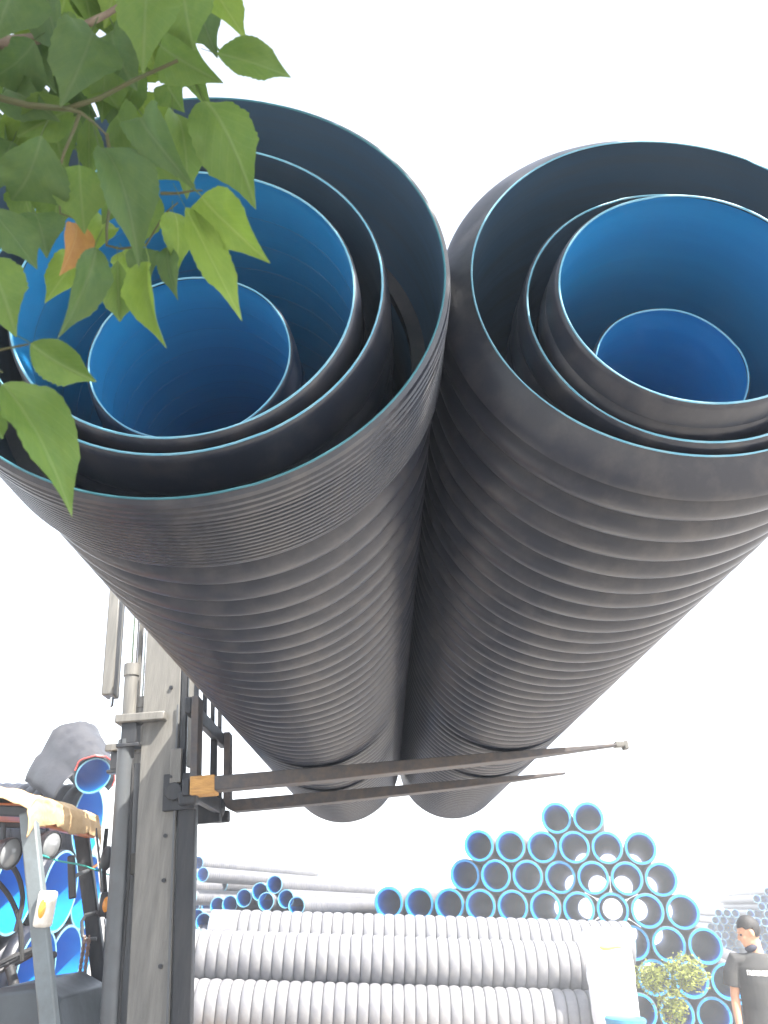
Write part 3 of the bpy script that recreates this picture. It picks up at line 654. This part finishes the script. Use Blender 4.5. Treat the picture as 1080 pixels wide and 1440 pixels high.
# large blue pipes stacked behind the forklift
r5 = 0.385
proto = yard_pipe('large_blue_lined_pipe', r5, 5.5, 0.12, 0.03, 56, 'black_plastic', 5, wall=0.035)
XE = -3.15
big = {0: [7.15, 7.93, 8.71, 9.49, 10.27], 1: [7.54, 8.32, 9.10, 9.88], 2: [7.93, 8.71, 9.49], 3: [9.10]}
nm5 = ['in the bottom row behind it', 'in the second row behind it', 'in the third row behind it', 'at the top behind it']
for rw, ys in big.items():
    for n_, y in enumerate(ys):
        place_pipe(proto, Vector((XE + random.uniform(-0.12, 0.12), y, r5 + 0.005 + rw * 0.677)), PI / 2 - 0.10, 'large blue-mouthed pipe, %s from the forklift side %s' % (ORD[n_], nm5[rw]), 'large pipes stacked behind the forklift')
# a smaller pipe tipped over the stack, under a black sheet
proto = yard_pipe('large_blue_lined_pipe', 0.19, 1.0, 0.1, 0.004, 48, 'black_plastic', 5, wall=0.018)
used[id(proto)] = 1
dv = Vector((-0.62, 0.68, 0.40)).normalized(); pm = at(131, 1091, 8.6)
proto.location = pm; proto.rotation_mode = 'QUATERNION'; proto.rotation_quaternion = dv.to_track_quat('Y', 'Z')
tag(proto, 'short pipe with blue mouth tipped over the stack behind the forklift, under a sheet', 'pipe')
sx = dv.cross(Vector((0, 0, 1))).normalized(); sz = sx.cross(dv)
sh_ = empty('plastic_sheet', pm, 'black plastic sheet with red hem draped over the short tipped pipe', 'sheet')
na, nl = 36, 18; hood = MB(); hem = MB(); vs = []
for i in range(nl + 1):
    t = i / nl
    for j in range(na + 1):
        a = -0.55 + (PI + 1.25) * j / na          # over the top, hanging lower on the camera's left
        rr = 0.225 + 0.10 * t + 0.02 * noise.noise(Vector((a * 2.2, t * 3, 1))) + 0.012 * noise.noise(Vector((a * 7, t * 6, 5)))
        if a > PI: rr += (a - PI) * 0.30
        p_ = sx * math.cos(a) * rr + sz * (math.sin(a) * rr + (0.05 * t if 0 < a < PI else 0)) + dv * (-0.03 + 0.75 * t + 0.03 * math.sin(a * 3))
        vs.append(p_)
hood.add(vs, [(i * (na + 1) + j, (i + 1) * (na + 1) + j, (i + 1) * (na + 1) + j + 1, i * (na + 1) + j + 1) for i in range(nl) for j in range(na)])
ho_ = hood.build('sheet', 'tarp_black', sh_, sharp=180); md = ho_.modifiers.new('thick', 'SOLIDIFY'); md.thickness = 0.005
MB().tube([vs[j] for j in range(2, na - 6)], 0.008, 6).build('hem', 'tarp_red', sh_)

# ------------------------------------------------------------------ sack and drum at the pipe ends
pc = at(873, 1440, 11.8); sk = empty('woven_sack', (pc.x, 11.85, 0), 'tall white woven sack standing at the ends of the ribbed grey pipes', 'sack')
vs = []; nr = 36; na = 40
for i in range(nr + 1):
    t = i / nr; z = 1.50 * t
    hw = 0.25 + 0.06 * t - 0.03 * max(0, t - 0.93) * 14; hd = 0.24 + 0.02 * math.sin(t * 6)
    if t > 0.97: hw *= 0.92; hd *= 0.7
    for j in range(na):
        a = 2 * PI * j / na; e = 0.5
        x = hw * math.copysign(abs(math.cos(a)) ** e, math.cos(a)); y = hd * math.copysign(abs(math.sin(a)) ** e, math.sin(a))
        nn = noise.noise(Vector((x * 7, y * 7, z * 3.2))) * 0.032 + noise.noise(Vector((x * 16 + 3, y * 16, z * 7))) * 0.014
        x += nn * math.cos(a) - 0.10 * t; y += nn * math.sin(a)
        vs.append((x, y, z))
fs = [(i * na + j, i * na + (j + 1) % na, (i + 1) * na + (j + 1) % na, (i + 1) * na + j) for i in range(nr) for j in range(na)]
fs += [tuple(range(na))[::-1], tuple(nr * na + j for j in range(na))]
MB().add(vs, fs).build('bag', 'sack', sk, sharp=70)
bp = at(858, 1332, 11.58) - sk.location
pts = [bp + Vector((0.14 * (k / 8 - 0.5) * 2, -0.006 - 0.02 * math.sin(PI * k / 8), -0.012 * math.sin(PI * k / 8 * 2))) for k in range(9)]
MB().tube(pts, [0.014, 0.026, 0.03, 0.03, 0.028, 0.028, 0.026, 0.02, 0.012], 8).build('tie_strap', 'strap', sk)
dr = empty('plastic_drum', at(880, 1440, 11.0), 'blue plastic drum with domed lid in front of the white sack', 'drum'); dr.location.z = 0
zt = at(880, 1428, 11.0).z
MB().lathe([(0.0, 0.22), (0.02, 0.23), (zt * 0.30, 0.233), (zt * 0.31, 0.245), (zt * 0.34, 0.245), (zt * 0.35, 0.233), (zt * 0.65, 0.233), (zt * 0.66, 0.245), (zt * 0.69, 0.245), (zt * 0.70, 0.233), (zt - 0.06, 0.230)], 36, Matrix.Rotation(PI / 2, 3, 'X'), capends=True).build('barrel', 'drum_blue', dr)
MB().lathe([(zt - 0.06, 0.240), (zt - 0.03, 0.240), (zt - 0.015, 0.22), (zt, 0.10), (zt + 0.002, 0.001)], 36, Matrix.Rotation(PI / 2, 3, 'X')).build('lid', 'drum_blue', dr)

# ------------------------------------------------------------------ shrub in front of the tall pile
def shrub():
    base = at(945, 1440, 12.4); base.z = 0
    t = empty('shrub', base, 'small yellow-green shrub in three tufts in front of the tall pile', 'shrub')
    tops = [at(915, 1375, 12.4) - base, at(962, 1368, 12.4) - base, at(945, 1412, 12.3) - base]
    b = MB()
    st = Vector((0, 0, 0)); fork_ = Vector((-0.02, 0, 0.42))
    b.tube([st, Vector((0.015, 0.01, 0.28)), fork_], [0.022, 0.018, 0.015], 8)
    for q_ in tops: b.tube([fork_, (fork_ + q_) / 2 + Vector((0.02, 0.02, 0)), q_], [0.013, 0.010, 0.005], 6)
    b.build('trunk', 'bark', t)
    rnd = random.Random(5)
    for q_, rad, cnt in ((tops[0], (0.24, 0.22, 0.19), 800), (tops[1], (0.33, 0.26, 0.25), 1200), (tops[2], (0.22, 0.2, 0.27), 700)):
        c = MB()
        for _ in range(cnt):
            while True:
                v = Vector((rnd.uniform(-1, 1), rnd.uniform(-1, 1), rnd.uniform(-1, 1)))
                if v.length < 1: break
            v = v * (0.55 + 0.45 * v.length) * (1 + 0.3 * noise.noise(v * 2.5 + q_ * 3))
            p = q_ + Vector((v.x * rad[0], v.y * rad[1], v.z * rad[2]))
            a = Vector((rnd.gauss(0, 1), rnd.gauss(0, 1), rnd.gauss(0, 0.6))).normalized() * rnd.uniform(0.035, 0.065)
            n_ = Vector((rnd.gauss(0, .5), rnd.gauss(0, .5), 1)).normalized(); s_ = a.cross(n_).normalized() * a.length * 0.32
            c.add([p, p + a * 0.5 + s_, p + a, p + a * 0.5 - s_], [(0, 1, 2, 3)])
        c.build('crown', 'shrub_leaf', t, smooth=False)
shrub()

# ------------------------------------------------------------------ the worker
def evaluated(ob, mods):
    for (n, ty, kw) in mods:
        md = ob.modifiers.new(n, ty)
        for k_, v_ in kw.items(): setattr(md, k_, v_)
    dg = bpy.context.evaluated_depsgraph_get(); dg.update()
    me = bpy.data.meshes.new_from_object(ob.evaluated_get(dg))
    ob.modifiers.clear(); old = ob.data; mats = [m_ for m_ in old.materials]
    ob.data = me
    if not me.materials:
        for m_ in mats: me.materials.append(m_)
    me.polygons.foreach_set('use_smooth', [True] * len(me.polygons))
    return ob
def loft(b, secs, n=20):
    """secs: (centre, half width along x, half depth along y) stacked"""
    vs = []
    for c, hx, hy in secs:
        for j in range(n):
            a = 2 * PI * j / n; vs.append(Vector(c) + Vector((hx * math.cos(a), hy * math.sin(a), 0)))
    k_ = len(secs)
    fs = [(i * n + j, i * n + (j + 1) % n, (i + 1) * n + (j + 1) % n, (i + 1) * n + j) for i in range(k_ - 1) for j in range(n)]
    fs += [tuple(range(n))[::-1], tuple((k_ - 1) * n + j for j in range(n))]
    b.add(vs, fs)
def worker():
    hp = at(1049, 1312, 8.0)
    base = Vector((hp.x + 0.055, 8.0, 0)); sc = 1.0
    top = at(1050, 1290, 8.0).z
    K = top / 1.72
    W_ = empty('person', base, 'person in dark t-shirt with white chest lettering, head turned down towards the pipes', 'person')
    W_.rotation_euler = (0, 0, math.radians(-12)); W_.scale = (K, K, K)
    b = MB()
    # head (profile towards -x, tilted down); built in head space then placed
    Hm = Matrix.Rotation(math.radians(-18), 3, 'Y'); hc = Vector((-0.035, -0.01, 1.60))
    hb = MB()
    hb.sphere((0.012, 0, 0.02), (0.098, 0.077, 0.105), 24); hb.sphere((-0.030, 0, -0.045), (0.066, 0.058, 0.075), 20)
    hb.sphere((-0.062, 0, -0.088), (0.032, 0.036, 0.026), 14)                    # chin
    hb.sphere((-0.092, 0, -0.018), (0.018, 0.014, 0.024), 12); hb.sphere((-0.104, 0, -0.030), (0.013, 0.015, 0.012), 12)   # nose
    hb.sphere((-0.084, 0, -0.060), (0.014, 0.024, 0.007), 12); hb.sphere((-0.082, 0, -0.072), (0.013, 0.022, 0.008), 12)   # lips
    hb.sphere((-0.080, 0, 0.022), (0.016, 0.052, 0.012), 14)                     # brow
    for s_ in (-1, 1):
        hb.sphere((0.012, 0.078 * s_, -0.012), (0.020, 0.012, 0.034), 12)        # ears
        hb.sphere((-0.060, 0.040 * s_, -0.025), (0.026, 0.020, 0.022), 12)       # cheeks
    hb.v = [hc + Hm @ v for v in hb.v]; b.add(hb.v, hb.f)
    loft(b, [((0.02, 0, 1.38), 0.07, 0.065), ((0.012, 0, 1.45), 0.056, 0.055), ((0.0, 0, 1.54), 0.056, 0.055)], 18)
    loft(b, [((0, 0, 0.86), 0.15, 0.10), ((0, 0, 1.0), 0.135, 0.09), ((0, 0, 1.2), 0.155, 0.10), ((0, 0, 1.34), 0.17, 0.09), ((0, 0, 1.41), 0.11, 0.07)], 24)
    # arms: relaxed, slightly bent
    def limb(pts, rs, n=14): b.tube(pts, rs, n)
    hands = []
    for s_ in (-1, 1):
        sh = Vector((0.185 * s_, 0, 1.375)); elb = Vector((0.225 * s_, 0.02, 1.09)); wr = Vector((0.235 * s_, -0.05, 0.85))
        limb([Vector((0.12 * s_, 0, 1.37)), sh, sh.lerp(elb, .35), elb, elb.lerp(wr, .3), wr], [0.05, 0.054, 0.047, 0.038, 0.040, 0.026])
        # palm and five fingers
        pd = (wr - elb).normalized(); sd_ = Vector((0, -1, 0)) - pd * Vector((0, -1, 0)).dot(pd); sd_.normalize()
        pc_ = wr + pd * 0.05
        limb([wr - pd * .01, wr + pd * 0.03, wr + pd * 0.09], [0.024, 0.030, 0.031], 12)
        for f_ in range(4):
            o_ = sd_ * (0.030 - 0.020 * f_); L_ = (0.072, 0.080, 0.074, 0.058)[f_]
            inw = Vector((-s_, 0, 0))
            p0_ = wr + pd * 0.088 + o_; p1_ = p0_ + pd * L_ * 0.45 + inw * 0.006; p2_ = p1_ + pd * L_ * 0.3 + inw * 0.016; p3_ = p2_ + pd * L_ * 0.2 + inw * 0.018
            limb([p0_, p1_, p2_, p3_], [0.0098, 0.0092, 0.0085, 0.0065], 8)
        t0 = wr + pd * 0.025 + sd_ * 0.024; t1 = t0 + sd_ * 0.025 + pd * 0.03; t2 = t1 + pd * 0.035 + sd_ * 0.006
        limb([t0, t1, t2], [0.013, 0.011, 0.008], 8)
    for s_ in (-1, 1):
        limb([Vector((0.085 * s_, 0, 0.92)), Vector((0.095 * s_, 0, 0.70)), Vector((0.10 * s_, -0.01, 0.48)), Vector((0.105 * s_, 0.02, 0.33)), Vector((0.11 * s_, 0.01, 0.09))], [0.085, 0.078, 0.056, 0.056, 0.038])
        limb([Vector((0.11 * s_, 0.03, 0.05)), Vector((0.115 * s_, -0.12, 0.035))], [0.042, 0.036])
    body = b.build('body', 'skin', W_)
    evaluated(body, [('r', 'REMESH', dict(mode='VOXEL', voxel_size=0.007, use_smooth_shade=True)), ('s', 'SMOOTH', dict(factor=0.5, iterations=3))])
    # eyes
    for s_ in (-1, 1):
        e = hc + Hm @ Vector((-0.075, 0.032 * s_, -0.002)); MB().sphere(e, (0.011, 0.013, 0.008), 12).build('eye', 'mask', W_)
    # hair: short, a shell over the skull
    hb = MB(); hb.sphere((0.018, 0, 0.030), (0.102, 0.083, 0.108), 28)
    hb.v = [v for v in hb.v]
    for i, v in enumerate(hb.v):
        lim = -0.055 if v.x > 0.03 else (0.02 if v.x > -0.04 else 0.052)
        if v.z < lim: hb.v[i] = Vector((v.x * 0.86, v.y * 0.80, lim + (v.z - lim) * 0.05))
        else: hb.v[i] = v * (1 + 0.03 * noise.noise(v * 60))
    hb.v = [hc + Hm @ v for v in hb.v]; hb.build('hair', 'hair', W_)
    # dark mask pulled under the chin
    hb = MB(); hb.sphere((-0.030, 0, -0.122), (0.062, 0.062, 0.036), 18); hb.v = [hc + Hm @ v for v in hb.v]; hb.build('chin_mask', 'mask', W_)
    # t-shirt
    b = MB()
    loft(b, [((0, 0, 0.80), 0.195, 0.135), ((0, 0, 0.86), 0.192, 0.132), ((0, 0, 1.0), 0.175, 0.125), ((0, 0, 1.2), 0.185, 0.130), ((0, 0, 1.32), 0.190, 0.118), ((0, 0, 1.40), 0.135, 0.090), ((0.01, 0, 1.435), 0.080, 0.076)], 28)
    for s_ in (-1, 1):
        b.tube([Vector((0.08 * s_, 0, 1.36)), Vector((0.185 * s_, 0, 1.37)), Vector((0.225 * s_, 0.006, 1.28)), Vector((0.242 * s_, 0.012, 1.165))], [0.07, 0.072, 0.070, 0.074], 16)
    shirt = b.build('t_shirt', 'shirt', W_)
    evaluated(shirt, [('r', 'REMESH', dict(mode='VOXEL', voxel_size=0.008, use_smooth_shade=True)), ('s', 'SMOOTH', dict(factor=0.5, iterations=4))])
    for v in shirt.data.vertices:
        v.co += v.normal * 0.006 * noise.noise(Vector((v.co.x * 9, v.co.y * 9, v.co.z * 6)))
    b = MB()
    loft(b, [((0, 0, 0.93), 0.165, 0.118), ((0, 0, 0.82), 0.185, 0.130), ((0, 0, 0.76), 0.175, 0.125)], 24)
    for s_ in (-1, 1):
        b.tube([Vector((0.085 * s_, 0, 0.85)), Vector((0.095 * s_, 0, 0.70)), Vector((0.10 * s_, -0.01, 0.48)), Vector((0.108 * s_, 0.01, 0.10))], [0.102, 0.095, 0.082, 0.072], 16)
    tr = b.build('trousers', 'trousers', W_)
    evaluated(tr, [('r', 'REMESH', dict(mode='VOXEL', voxel_size=0.010, use_smooth_shade=True)), ('s', 'SMOOTH', dict(factor=0.5, iterations=3))])
    for s_ in (-1, 1):
        b = MB(); b.sphere((0.115 * s_, -0.05, 0.045), (0.055, 0.145, 0.06), 18)
        for i, v in enumerate(b.v):
            if v.z < 0.002: b.v[i] = Vector((v.x, v.y, 0.002))
        b.build('shoe', 'shoe', W_)
    # chest lettering: strokes laid on the cloth
    bv = BVHTree.FromPolygons([v.co for v in shirt.data.vertices], [p_.vertices for p_ in shirt.data.polygons])
    pr = MB(); x = -0.115; rnd = random.Random(3)
    def patch(xa, xb, za, zb):
        n_ = 3; vs_ = []
        for i in range(n_ + 1):
            for j in range(n_ + 1):
                X = xa + (xb - xa) * i / n_; Z = za + (zb - za) * j / n_
                h, nn, _, _ = bv.ray_cast(Vector((X, -1, Z)), Vector((0, 1, 0)))
                vs_.append((h + Vector((0, -0.004, 0))) if h else Vector((X, -0.12, Z)))
        pr.add(vs_, [(i * (n_ + 1) + j, (i + 1) * (n_ + 1) + j, (i + 1) * (n_ + 1) + j + 1, i * (n_ + 1) + j + 1) for i in range(n_) for j in range(n_)])
    for k_ in range(9):
        z0, z1 = 1.262, 1.302
        patch(x, x + 0.0075, z0, z1); patch(x + 0.015, x + 0.0222, z0, z1)
        if k_ % 3 != 1: patch(x + 0.0076, x + 0.0149, z1 - 0.009, z1)
        if k_ % 2: patch(x + 0.0076, x + 0.0149, z0, z0 + 0.009)
        if k_ % 3: patch(x + 0.0076, x + 0.0149, (z0 + z1) / 2 - 0.005, (z0 + z1) / 2 + 0.005)
        x += 0.0262
    pr.build('chest_lettering', 'shirt_print', W_, smooth=False)
worker()

# ------------------------------------------------------------------ the tree whose branch hangs into view
tree = empty('broadleaf_tree', (-1.15, -0.75, 0), 'leafy broadleaf tree branch hanging in front of the ring-socketed pipe bundle', 'tree', world_parts=True)
LEAF = []
def leaf_mesh(seed, fold, droop, wave, twist):
    rnd = random.Random(seed); n = 30; vs = []; us = (-1, -0.7, -0.35, 0, 0.35, 0.7, 1)
    bend = rnd.uniform(-0.10, 0.10)
    for i in range(n + 1):
        t = i / n
        wv = math.sin(PI * t ** 0.98) ** 0.82 if 0 < t < 1 else 0.0
        s_ = min(1, max(0, (t - 0.70) / 0.30)); wv *= 1 - 0.50 * s_ * (2 - s_)
        for u in us:
            e = wv * 0.5 * u
            if abs(u) == 1: e *= 1 + (0.025 if i % 2 else -0.015) + 0.022 * rnd.uniform(-1, 1) + 0.02 * math.sin(t * 17 + seed + u)
            ph = seed * 1.3 + (0 if u > 0 else 2.4)
            z = fold * abs(e) + wave * (math.sin(t * 12 + ph) + 0.5 * math.sin(t * 23 + ph * 2)) * abs(u) ** 1.6 * wv * 0.5 + twist * e * (t - 0.3) * 2 - droop * (t - 0.45) ** 2 * 1.6
            vs.append((e + bend * math.sin(t * PI), t, z))
    k_ = len(us)
    fs = [(i * k_ + j, i * k_ + j + 1, (i + 1) * k_ + j + 1, (i + 1) * k_ + j) for i in range(n) for j in range(k_ - 1)]
    # petiole
    o_ = len(vs); pr_ = 0.012
    for (y, z) in ((0.03, -0.4 * droop), (-0.08, -0.4 * droop - 0.01), (-0.22, -0.4 * droop + 0.02)):
        for a in (0, 2.1, 4.2): vs.append((pr_ * math.cos(a), y, z + pr_ * math.sin(a)))
    for i in range(2):
        for j in range(3): fs.append((o_ + i * 3 + j, o_ + i * 3 + (j + 1) % 3, o_ + (i + 1) * 3 + (j + 1) % 3, o_ + (i + 1) * 3 + j))
    me = bpy.data.meshes.new('leaf'); me.from_pydata(vs, [], fs); me.update()
    me.polygons.foreach_set('use_smooth', [True] * len(me.polygons)); return me
VAR = {}
def leaf_data(kind, v):
    key = (kind, v)
    if key not in VAR:
        rnd = random.Random(v * 13 + 5)
        me = leaf_mesh(v + 1, rnd.uniform(0.05, 0.55), rnd.uniform(0.15, 0.55), rnd.uniform(0.03, 0.09), rnd.uniform(-0.4, 0.4))
        me.materials.append(MAT[kind]); VAR[key] = me
    return VAR[key]
def leaf(base, tip, width, kind, roll, v):
    """base and tip in the world, width in metres"""
    y = tip - base; L_ = y.length; yd = y.normalized()
    view = (CAM - (base + tip) / 2).normalized()
    side = yd.cross(view).normalized(); nrm = side.cross(yd)
    c_, s_ = math.cos(roll), math.sin(roll)
    side2 = side * c_ + nrm * s_; n2 = side2.cross(yd)
    o = bpy.data.objects.new('leaf', leaf_data(kind, v)); COL.objects.link(o)
    M = Matrix((side2 * width, yd * L_, n2 * L_)).transposed().to_4x4(); M.translation = base - tree.location
    o.parent = tree; o.matrix_basis = M
    return o
rl = random.Random(21)
Ym, Yy, Ydk, Yw = 'leaf_green', 'leaf_yellow_green', 'leaf_dark_green', 'leaf_withered'
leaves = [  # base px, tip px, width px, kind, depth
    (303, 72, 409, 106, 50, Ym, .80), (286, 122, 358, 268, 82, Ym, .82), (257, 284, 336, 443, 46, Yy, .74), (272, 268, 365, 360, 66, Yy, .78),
    (247, 286, 253, 368, 44, Yy, .84), (202, 362, 226, 484, 46, Yy, .76), (146, 185, 202, 348, 78, Ydk, .70), (181, 144, 250, 243, 60, Ydk, .74),
    (250, 145, 270, 262, 58, Ym, .83), (143, 342, 93, 469, 52, Ydk, .74), (165, 368, 168, 458, 40, Ym, .78), (119, 346, 67, 420, 46, Yy, .86),
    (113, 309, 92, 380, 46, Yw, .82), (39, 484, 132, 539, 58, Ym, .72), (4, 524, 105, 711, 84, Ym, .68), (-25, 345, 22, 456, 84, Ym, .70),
    (-15, 290, 52, 374, 56, Ydk, .76), (62, 196, 20, 290, 92, Ydk, .72), (110, 222, 117, 316, 70, Ym, .76), (86, 230, 76, 326, 62, Ym, .84),
    (48, 290, 66, 350, 56, Ydk, .86), (206, -30, 202, 70, 84, Ym, .74), (255, -30, 268, 62, 88, Ym, .80), (290, -30, 340, 44, 50, Yy, .86),
    (215, 60, 300, 112, 66, Ym, .86), (138, 30, 96, 132, 86, Ydk, .80), (150, 30, 178, 112, 76, Ydk, .86), (30, -40, -8, 50, 90, Ydk, .78),
    (55, 60, -15, 118, 72, Ydk, .82), (-10, 118, 66, 150, 56, Ydk, .84), (126, 102, 165, 148, 62, Ym, .90), (230, 110, 252, 150, 52, Ym, .92),
    (154, 150, 190, 200, 62, Ym, .88), (104, 150, 24, 192, 60, Ym, .84), (185, 193, 246, 246, 66, Ym, .88), (232, 340, 243, 414, 32, Ydk, .82),
    (189, 344, 212, 388, 44, Ydk, .84), (170, 346, 194, 400, 40, Yy, .90), (-22, 560, 6, 622, 26, Ym, .74), (60, -30, 78, 60, 70, Ydk, .88),
    (110, -35, 132, 40, 74, Ym, .90), (165, -30, 150, 30, 64, Yy, .92), (20, 60, 62, 110, 60, Ydk, .92), (200, 100, 168, 168, 56, Ym, .94),
    (215, 180, 205, 262, 54, Ym, .92), (170, 240, 150, 312, 50, Ym, .92), (20, 190, -10, 262, 66, Ydk, .88), (92, 90, 130, 160, 60, Ydk, .96),
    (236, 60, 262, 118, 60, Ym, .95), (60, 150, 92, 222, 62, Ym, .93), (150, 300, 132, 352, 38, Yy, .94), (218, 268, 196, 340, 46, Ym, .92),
    (280, 10, 300, 70, 46, Ydk, .94), (30, 250, 44, 316, 50, Ym, .94), (-20, 200, 14, 250, 56, Ym, .96), (120, 40, 60, 78, 60, Ym, .97),
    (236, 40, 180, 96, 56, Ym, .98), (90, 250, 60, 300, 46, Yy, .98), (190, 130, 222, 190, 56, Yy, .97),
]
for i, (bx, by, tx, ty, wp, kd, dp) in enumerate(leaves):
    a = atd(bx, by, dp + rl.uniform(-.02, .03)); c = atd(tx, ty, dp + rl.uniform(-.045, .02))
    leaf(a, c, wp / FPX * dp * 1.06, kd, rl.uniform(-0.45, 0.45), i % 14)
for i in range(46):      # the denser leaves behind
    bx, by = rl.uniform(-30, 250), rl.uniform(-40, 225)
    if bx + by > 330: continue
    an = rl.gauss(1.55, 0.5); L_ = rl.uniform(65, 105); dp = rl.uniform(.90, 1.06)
    leaf(atd(bx, by, dp), atd(bx + math.cos(an) * L_, by + math.sin(an) * L_, dp + rl.uniform(-.05, .03)), rl.uniform(34, 54) / FPX * dp, rl.choice([Ym, Yy, Ym, Ydk]), rl.uniform(-.6, .6), i % 14)
# more of the crown beyond the frame's upper left corner
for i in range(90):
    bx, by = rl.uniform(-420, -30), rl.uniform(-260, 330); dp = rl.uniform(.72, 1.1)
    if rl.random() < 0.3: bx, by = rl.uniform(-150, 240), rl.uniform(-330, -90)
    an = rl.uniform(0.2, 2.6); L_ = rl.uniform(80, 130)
    leaf(atd(bx, by, dp), atd(bx + math.cos(an) * L_, by + math.sin(an) * L_, dp + rl.uniform(-.05, .05)), rl.uniform(50, 80) / FPX * dp, rl.choice([Ym, Ym, Ydk, Yy]), rl.uniform(-.6, .6), i % 14)
# wood
hub = atd(-120, 60, .95)
MB().tube([Vector((-1.15, -0.75, 0)), Vector((-1.14, -0.74, 0.9)), Vector((-1.05, -0.70, 1.8)), Vector((-0.85, -0.66, 2.9)), Vector((-0.55, -0.62, 4.0)), Vector((-0.2, -0.6, 5.0))], [0.12, 0.105, 0.095, 0.085, 0.07, 0.04], 16).build('trunk', 'bark', tree)
MB().tube([Vector((-1.04, -0.70, 1.9)), Vector((-1.02, -0.2, 2.35)), Vector((-0.88, 0.42, 2.62)), hub, atd(-10, 62, .90), atd(40, 56, .89), atd(98, 46, .88), atd(150, 20, .88), atd(200, -12, .90)], [0.034, 0.022, 0.014, 0.010, 0.0075, 0.0065, 0.005, 0.0035, 0.0022], 10).build('branch', 'bark', tree)
SHADE_C, SHADE_R = Vector((0.3, -1.9, 5.4)), Vector((3.5, 3.0, 1.3))  # unseen overhead crown, placed and sized to cut sun and fill light
rc = random.Random(9)
clumps = []
for _ in range(125):
    while True:
        v = Vector((rc.uniform(-1, 1), rc.uniform(-1, 1), rc.uniform(-1, 1)))
        if v.length < 1: break
    clumps.append(SHADE_C + Vector((v.x * SHADE_R.x, v.y * SHADE_R.y, v.z * SHADE_R.z)))
for q_ in clumps[:14]:
    a = Vector((-0.55, -0.62, 4.0)); MB().tube([a, (a + q_) / 2 + Vector((0, 0, 0.15)), q_], [0.04, 0.024, 0.008], 8).build('branch', 'bark', tree)
shade_crown = MB()
for q_ in clumps:
    for _ in range(190):
        p = q_ + Vector((rc.gauss(0, .34), rc.gauss(0, .30), rc.gauss(0, .20)))
        if p.z < 1.75 + 1.75 * max(p.y, 0) + 1.4: continue
        a = Vector((rc.gauss(0, 1), rc.gauss(0, 1), rc.gauss(-.3, 0.5))).normalized() * rc.uniform(0.09, 0.14)
        n_ = Vector((rc.gauss(0, .5), rc.gauss(0, .5), 1)).normalized(); s_ = a.cross(n_).normalized() * a.length * 0.33
        shade_crown.add([p, p + a * 0.45 + s_, p + a, p + a * 0.45 - s_], [(0, 1, 2, 3)])
tag(shade_crown.build('crown', 'leaf_green', tree, smooth=False), kind='stuff')  # added out of view, dense enough to block most of the sun
def twig(pts, r0, dp):
    P_ = [atd(x, y, dp) for x, y in pts]; k_ = len(P_)
    MB().tube(P_, [r0 * (1 - 0.6 * i / (k_ - 1)) for i in range(k_)], 8).build('twig', 'twig', tree)
twig([(-150, 100), (-60, 125), (0, 138), (40, 148), (93, 153), (140, 138), (190, 112), (250, 85)], 0.0042, .80)
twig([(93, 153), (113, 158), (135, 175), (150, 190)], 0.0022, .79)
twig([(113, 156), (105, 180), (90, 215), (80, 250), (85, 300), (115, 312)], 0.0020, .80)
twig([(150, 188), (160, 250), (150, 320), (150, 345), (170, 350), (205, 345), (232, 300), (250, 285)], 0.0020, .84)
twig([(226, 272), (250, 272), (272, 268), (285, 268)], 0.0018, .80)
twig([(-150, 60), (-120, 300), (-60, 470), (0, 492), (40, 484)], 0.0024, .73)
twig([(-60, 470), (-30, 505), (4, 524)], 0.0020, .71)
twig([(-60, 470), (-40, 540), (-20, 560)], 0.0016, .73)
twig([(-60, 130), (-40, 220), (-25, 290), (-25, 345)], 0.002, .76)

# ------------------------------------------------------------------ hazy air over the yard, added also to lift darks like veiling glare
hz = MB().box2((-940, -925, -1.0), (940, 945, 6.0)).build('haze', None, smooth=False)
HM = bpy.data.materials.new('haze'); HM.use_nodes = True; hn = HM.node_tree; hn.nodes.clear()
ho = hn.nodes.new('ShaderNodeOutputMaterial'); hv = hn.nodes.new('ShaderNodeVolumePrincipled')
hv.inputs['Color'].default_value = (0.93, 0.96, 1.0, 1); hv.inputs['Density'].default_value = 0.010
hn.links.new(hv.outputs[0], ho.inputs['Volume']); hz.data.materials.append(HM)
tag(hz, 'thin bright haze over the yard, doubling as veiling glare', kind='stuff')
